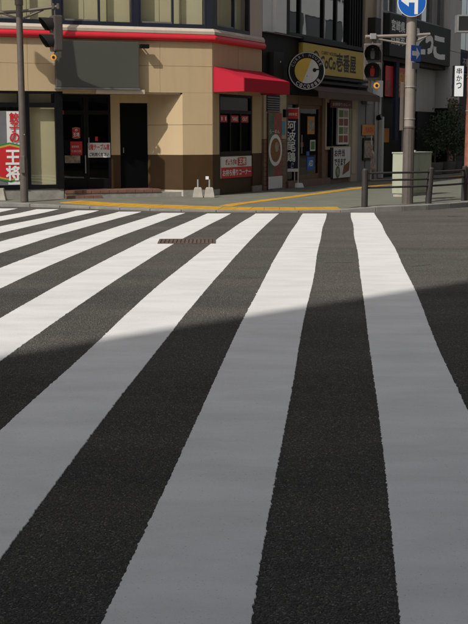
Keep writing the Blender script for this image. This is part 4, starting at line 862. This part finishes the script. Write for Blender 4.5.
# white water base and folded cloth banner
q = on_z(436.5, 173.0, FZ); t = thing('flag_stand', tuple(q), 'small white water-filled banner base standing empty before the tavern', 'banner base')
MB().tube(q, q + UP * .10, .16, .13, 24).build('tank', 'white_sign', t, .02, True); MB().tube(q + UP * .09, q + UP * .2, .025, .02, 12).build('socket', 'white_sign', t, smooth=True)
q = F2.pt(9.2, .5, FZ); t = thing('folded_banner', tuple(q), 'patterned pale banner cloth rolled round its stick beside the notice board', 'banner')
MB().tube(q, q + UP * 1.35, .012).build('stick', 'white_sign', t); m_ = MB(); ffb = Fr((q.x, q.y), (1, .3)); N_ = 12
prev = None
for i in range(N_ + 1):
    z = .35 + .75 * i / N_; c = .10 * (1 - i / N_) - .02; hw = .07 + .03 * math.sin(i * 1.1)
    row = [ffb.pt(c - hw, .02, z), ffb.pt(c, .07 + .02 * math.sin(i), z), ffb.pt(c + hw, .02, z), ffb.pt(c, -.03, z)]
    if prev: n0 = len(m_.v); m_.add(prev + row, [(k, (k + 1) % 4, 4 + (k + 1) % 4, 4 + k) for k in range(4)])
    prev = row
m_.build('cloth', 'banner_cloth', t, smooth=True)

# ------------------------------------------------------------------ shrubs by the tavern wall
def shrub(u, wv, h, n, label, seed):
    r = random.Random(seed); b = F2.pt(u, wv, FZ); t = thing('potted_shrub', tuple(b), label, 'shrub', 'shrubs in pots before the tavern')
    MB().tube(b, b + UP * .42, .24, .30, 20).build('pot', 'pot', t, .015, True)
    tr = MB(); tips = []
    tr.tube(b + UP * .4, b + UP * (h * .55), .035, .022, 8)
    for i in range(11):
        a = r.uniform(0, 6.28); s_ = b + UP * r.uniform(.5, h * .6); e_ = s_ + Vector((math.cos(a) * r.uniform(.25, .5), math.sin(a) * r.uniform(.25, .5), r.uniform(.3, h * .42))); tr.tube(s_, e_, .014, .006, 6); tips.append((s_, e_))
    tr.build('trunk', 'bark', t, smooth=True); lv_ = MB()
    for i in range(n):
        s_, e_ = r.choice(tips); c = s_.lerp(e_, r.uniform(.3, 1.12)) + Vector((r.gauss(0, .11), r.gauss(0, .11), r.gauss(0, .13)))
        d_ = Vector((r.gauss(0, 1), r.gauss(0, 1), r.gauss(-.2, .7))).normalized(); sd_ = d_.cross(Vector((r.gauss(0, 1), r.gauss(0, 1), r.gauss(0, 1)))).normalized(); L_ = r.uniform(.07, .13); nn = d_.cross(sd_) * .012
        lv_.add([c, c + d_ * L_ * .5 + sd_ * L_ * .24 + nn, c + d_ * L_, c + d_ * L_ * .5 - sd_ * L_ * .24 + nn], [(0, 1, 2), (0, 2, 3)])
    lv_.build('crown', 'leaf', t)
shrub(15.5, .55, 2.2, 1100, 'tall leafy shrub in a dark pot beside the glass screen', 1)
shrub(16.7, .65, 2.5, 1500, 'bushy shrub in a dark pot under the black signboard', 2)
shrub(17.7, .60, 1.7, 800, 'low shrub in a dark pot next to the picture panels', 3)

# ------------------------------------------------------------------ buildings outside the picture: the one that shades the road, the one across the side street
OB = thing('office_block', (0, -15, 0), 'tall grey office block with chamfered corner behind the near pavement', 'building')
OP = [(-8.3, -2.55), (20, -2.55), (20, -35), (-21.4, -35), (-21.4, -15.1)]; OH = 20.0
MB().prism(OP, -.1, OH).build('wall', 'grey_wall', OB)
def win_grid(par, fr, u0, u1, z0, z1, du, dz, m_='dark_glass'):
    u = u0
    me = None
    while u + du < u1:
        z = z0
        while z + dz < z1:
            wn = fb(fr, 'window', u + .25, u + du - .25, z + .9, z + dz - .4, -.02, .03, 'charcoal', par); fb(fr, 'pane', u + .32, u + du - .32, z + .97, z + dz - .47, .031, .036, 'lens_dark', wn); z += dz
        u += du
win_grid(OB, Fr((20, -2.55), (-1, 0)), .5, 28, .2, OH, 2.75, 3.2); win_grid(OB, Fr((-8.3, -2.55), (-13.1, -12.55)), .4, 17.8, .2, OH, 2.9, 3.2)
mb = MB(); mb.box((-30, -2.54, -.2), (40, -.6, .03)); mb.build('near_sidewalk', 'footway', kind='structure')
F5 = Fr(tuple(F2.pt(60, 15.5, 0).xy), (-F2.d.x, -F2.d.y))
AB = thing('white_block', tuple(F5.pt(25, 0, 0)), 'pale shop block across the side street with red lettering', 'building')
fb(F5, 'wall', 2, 62, -.1, 17, -10, 0, 'white_sign', AB); win_grid(AB, F5, 3, 61, 2.9, 17, 3.1, 3.0)
fb(F5, 'shopfront', 3, 61, .1, 2.6, .001, .06, 'charcoal', AB)
for u in (36, 44): ftext(F5, '酒場', u + 3, u, 3.3, 4.5, .08, 'red_sign', AB, bold=.05)
# ------------------------------------------------------------------ end
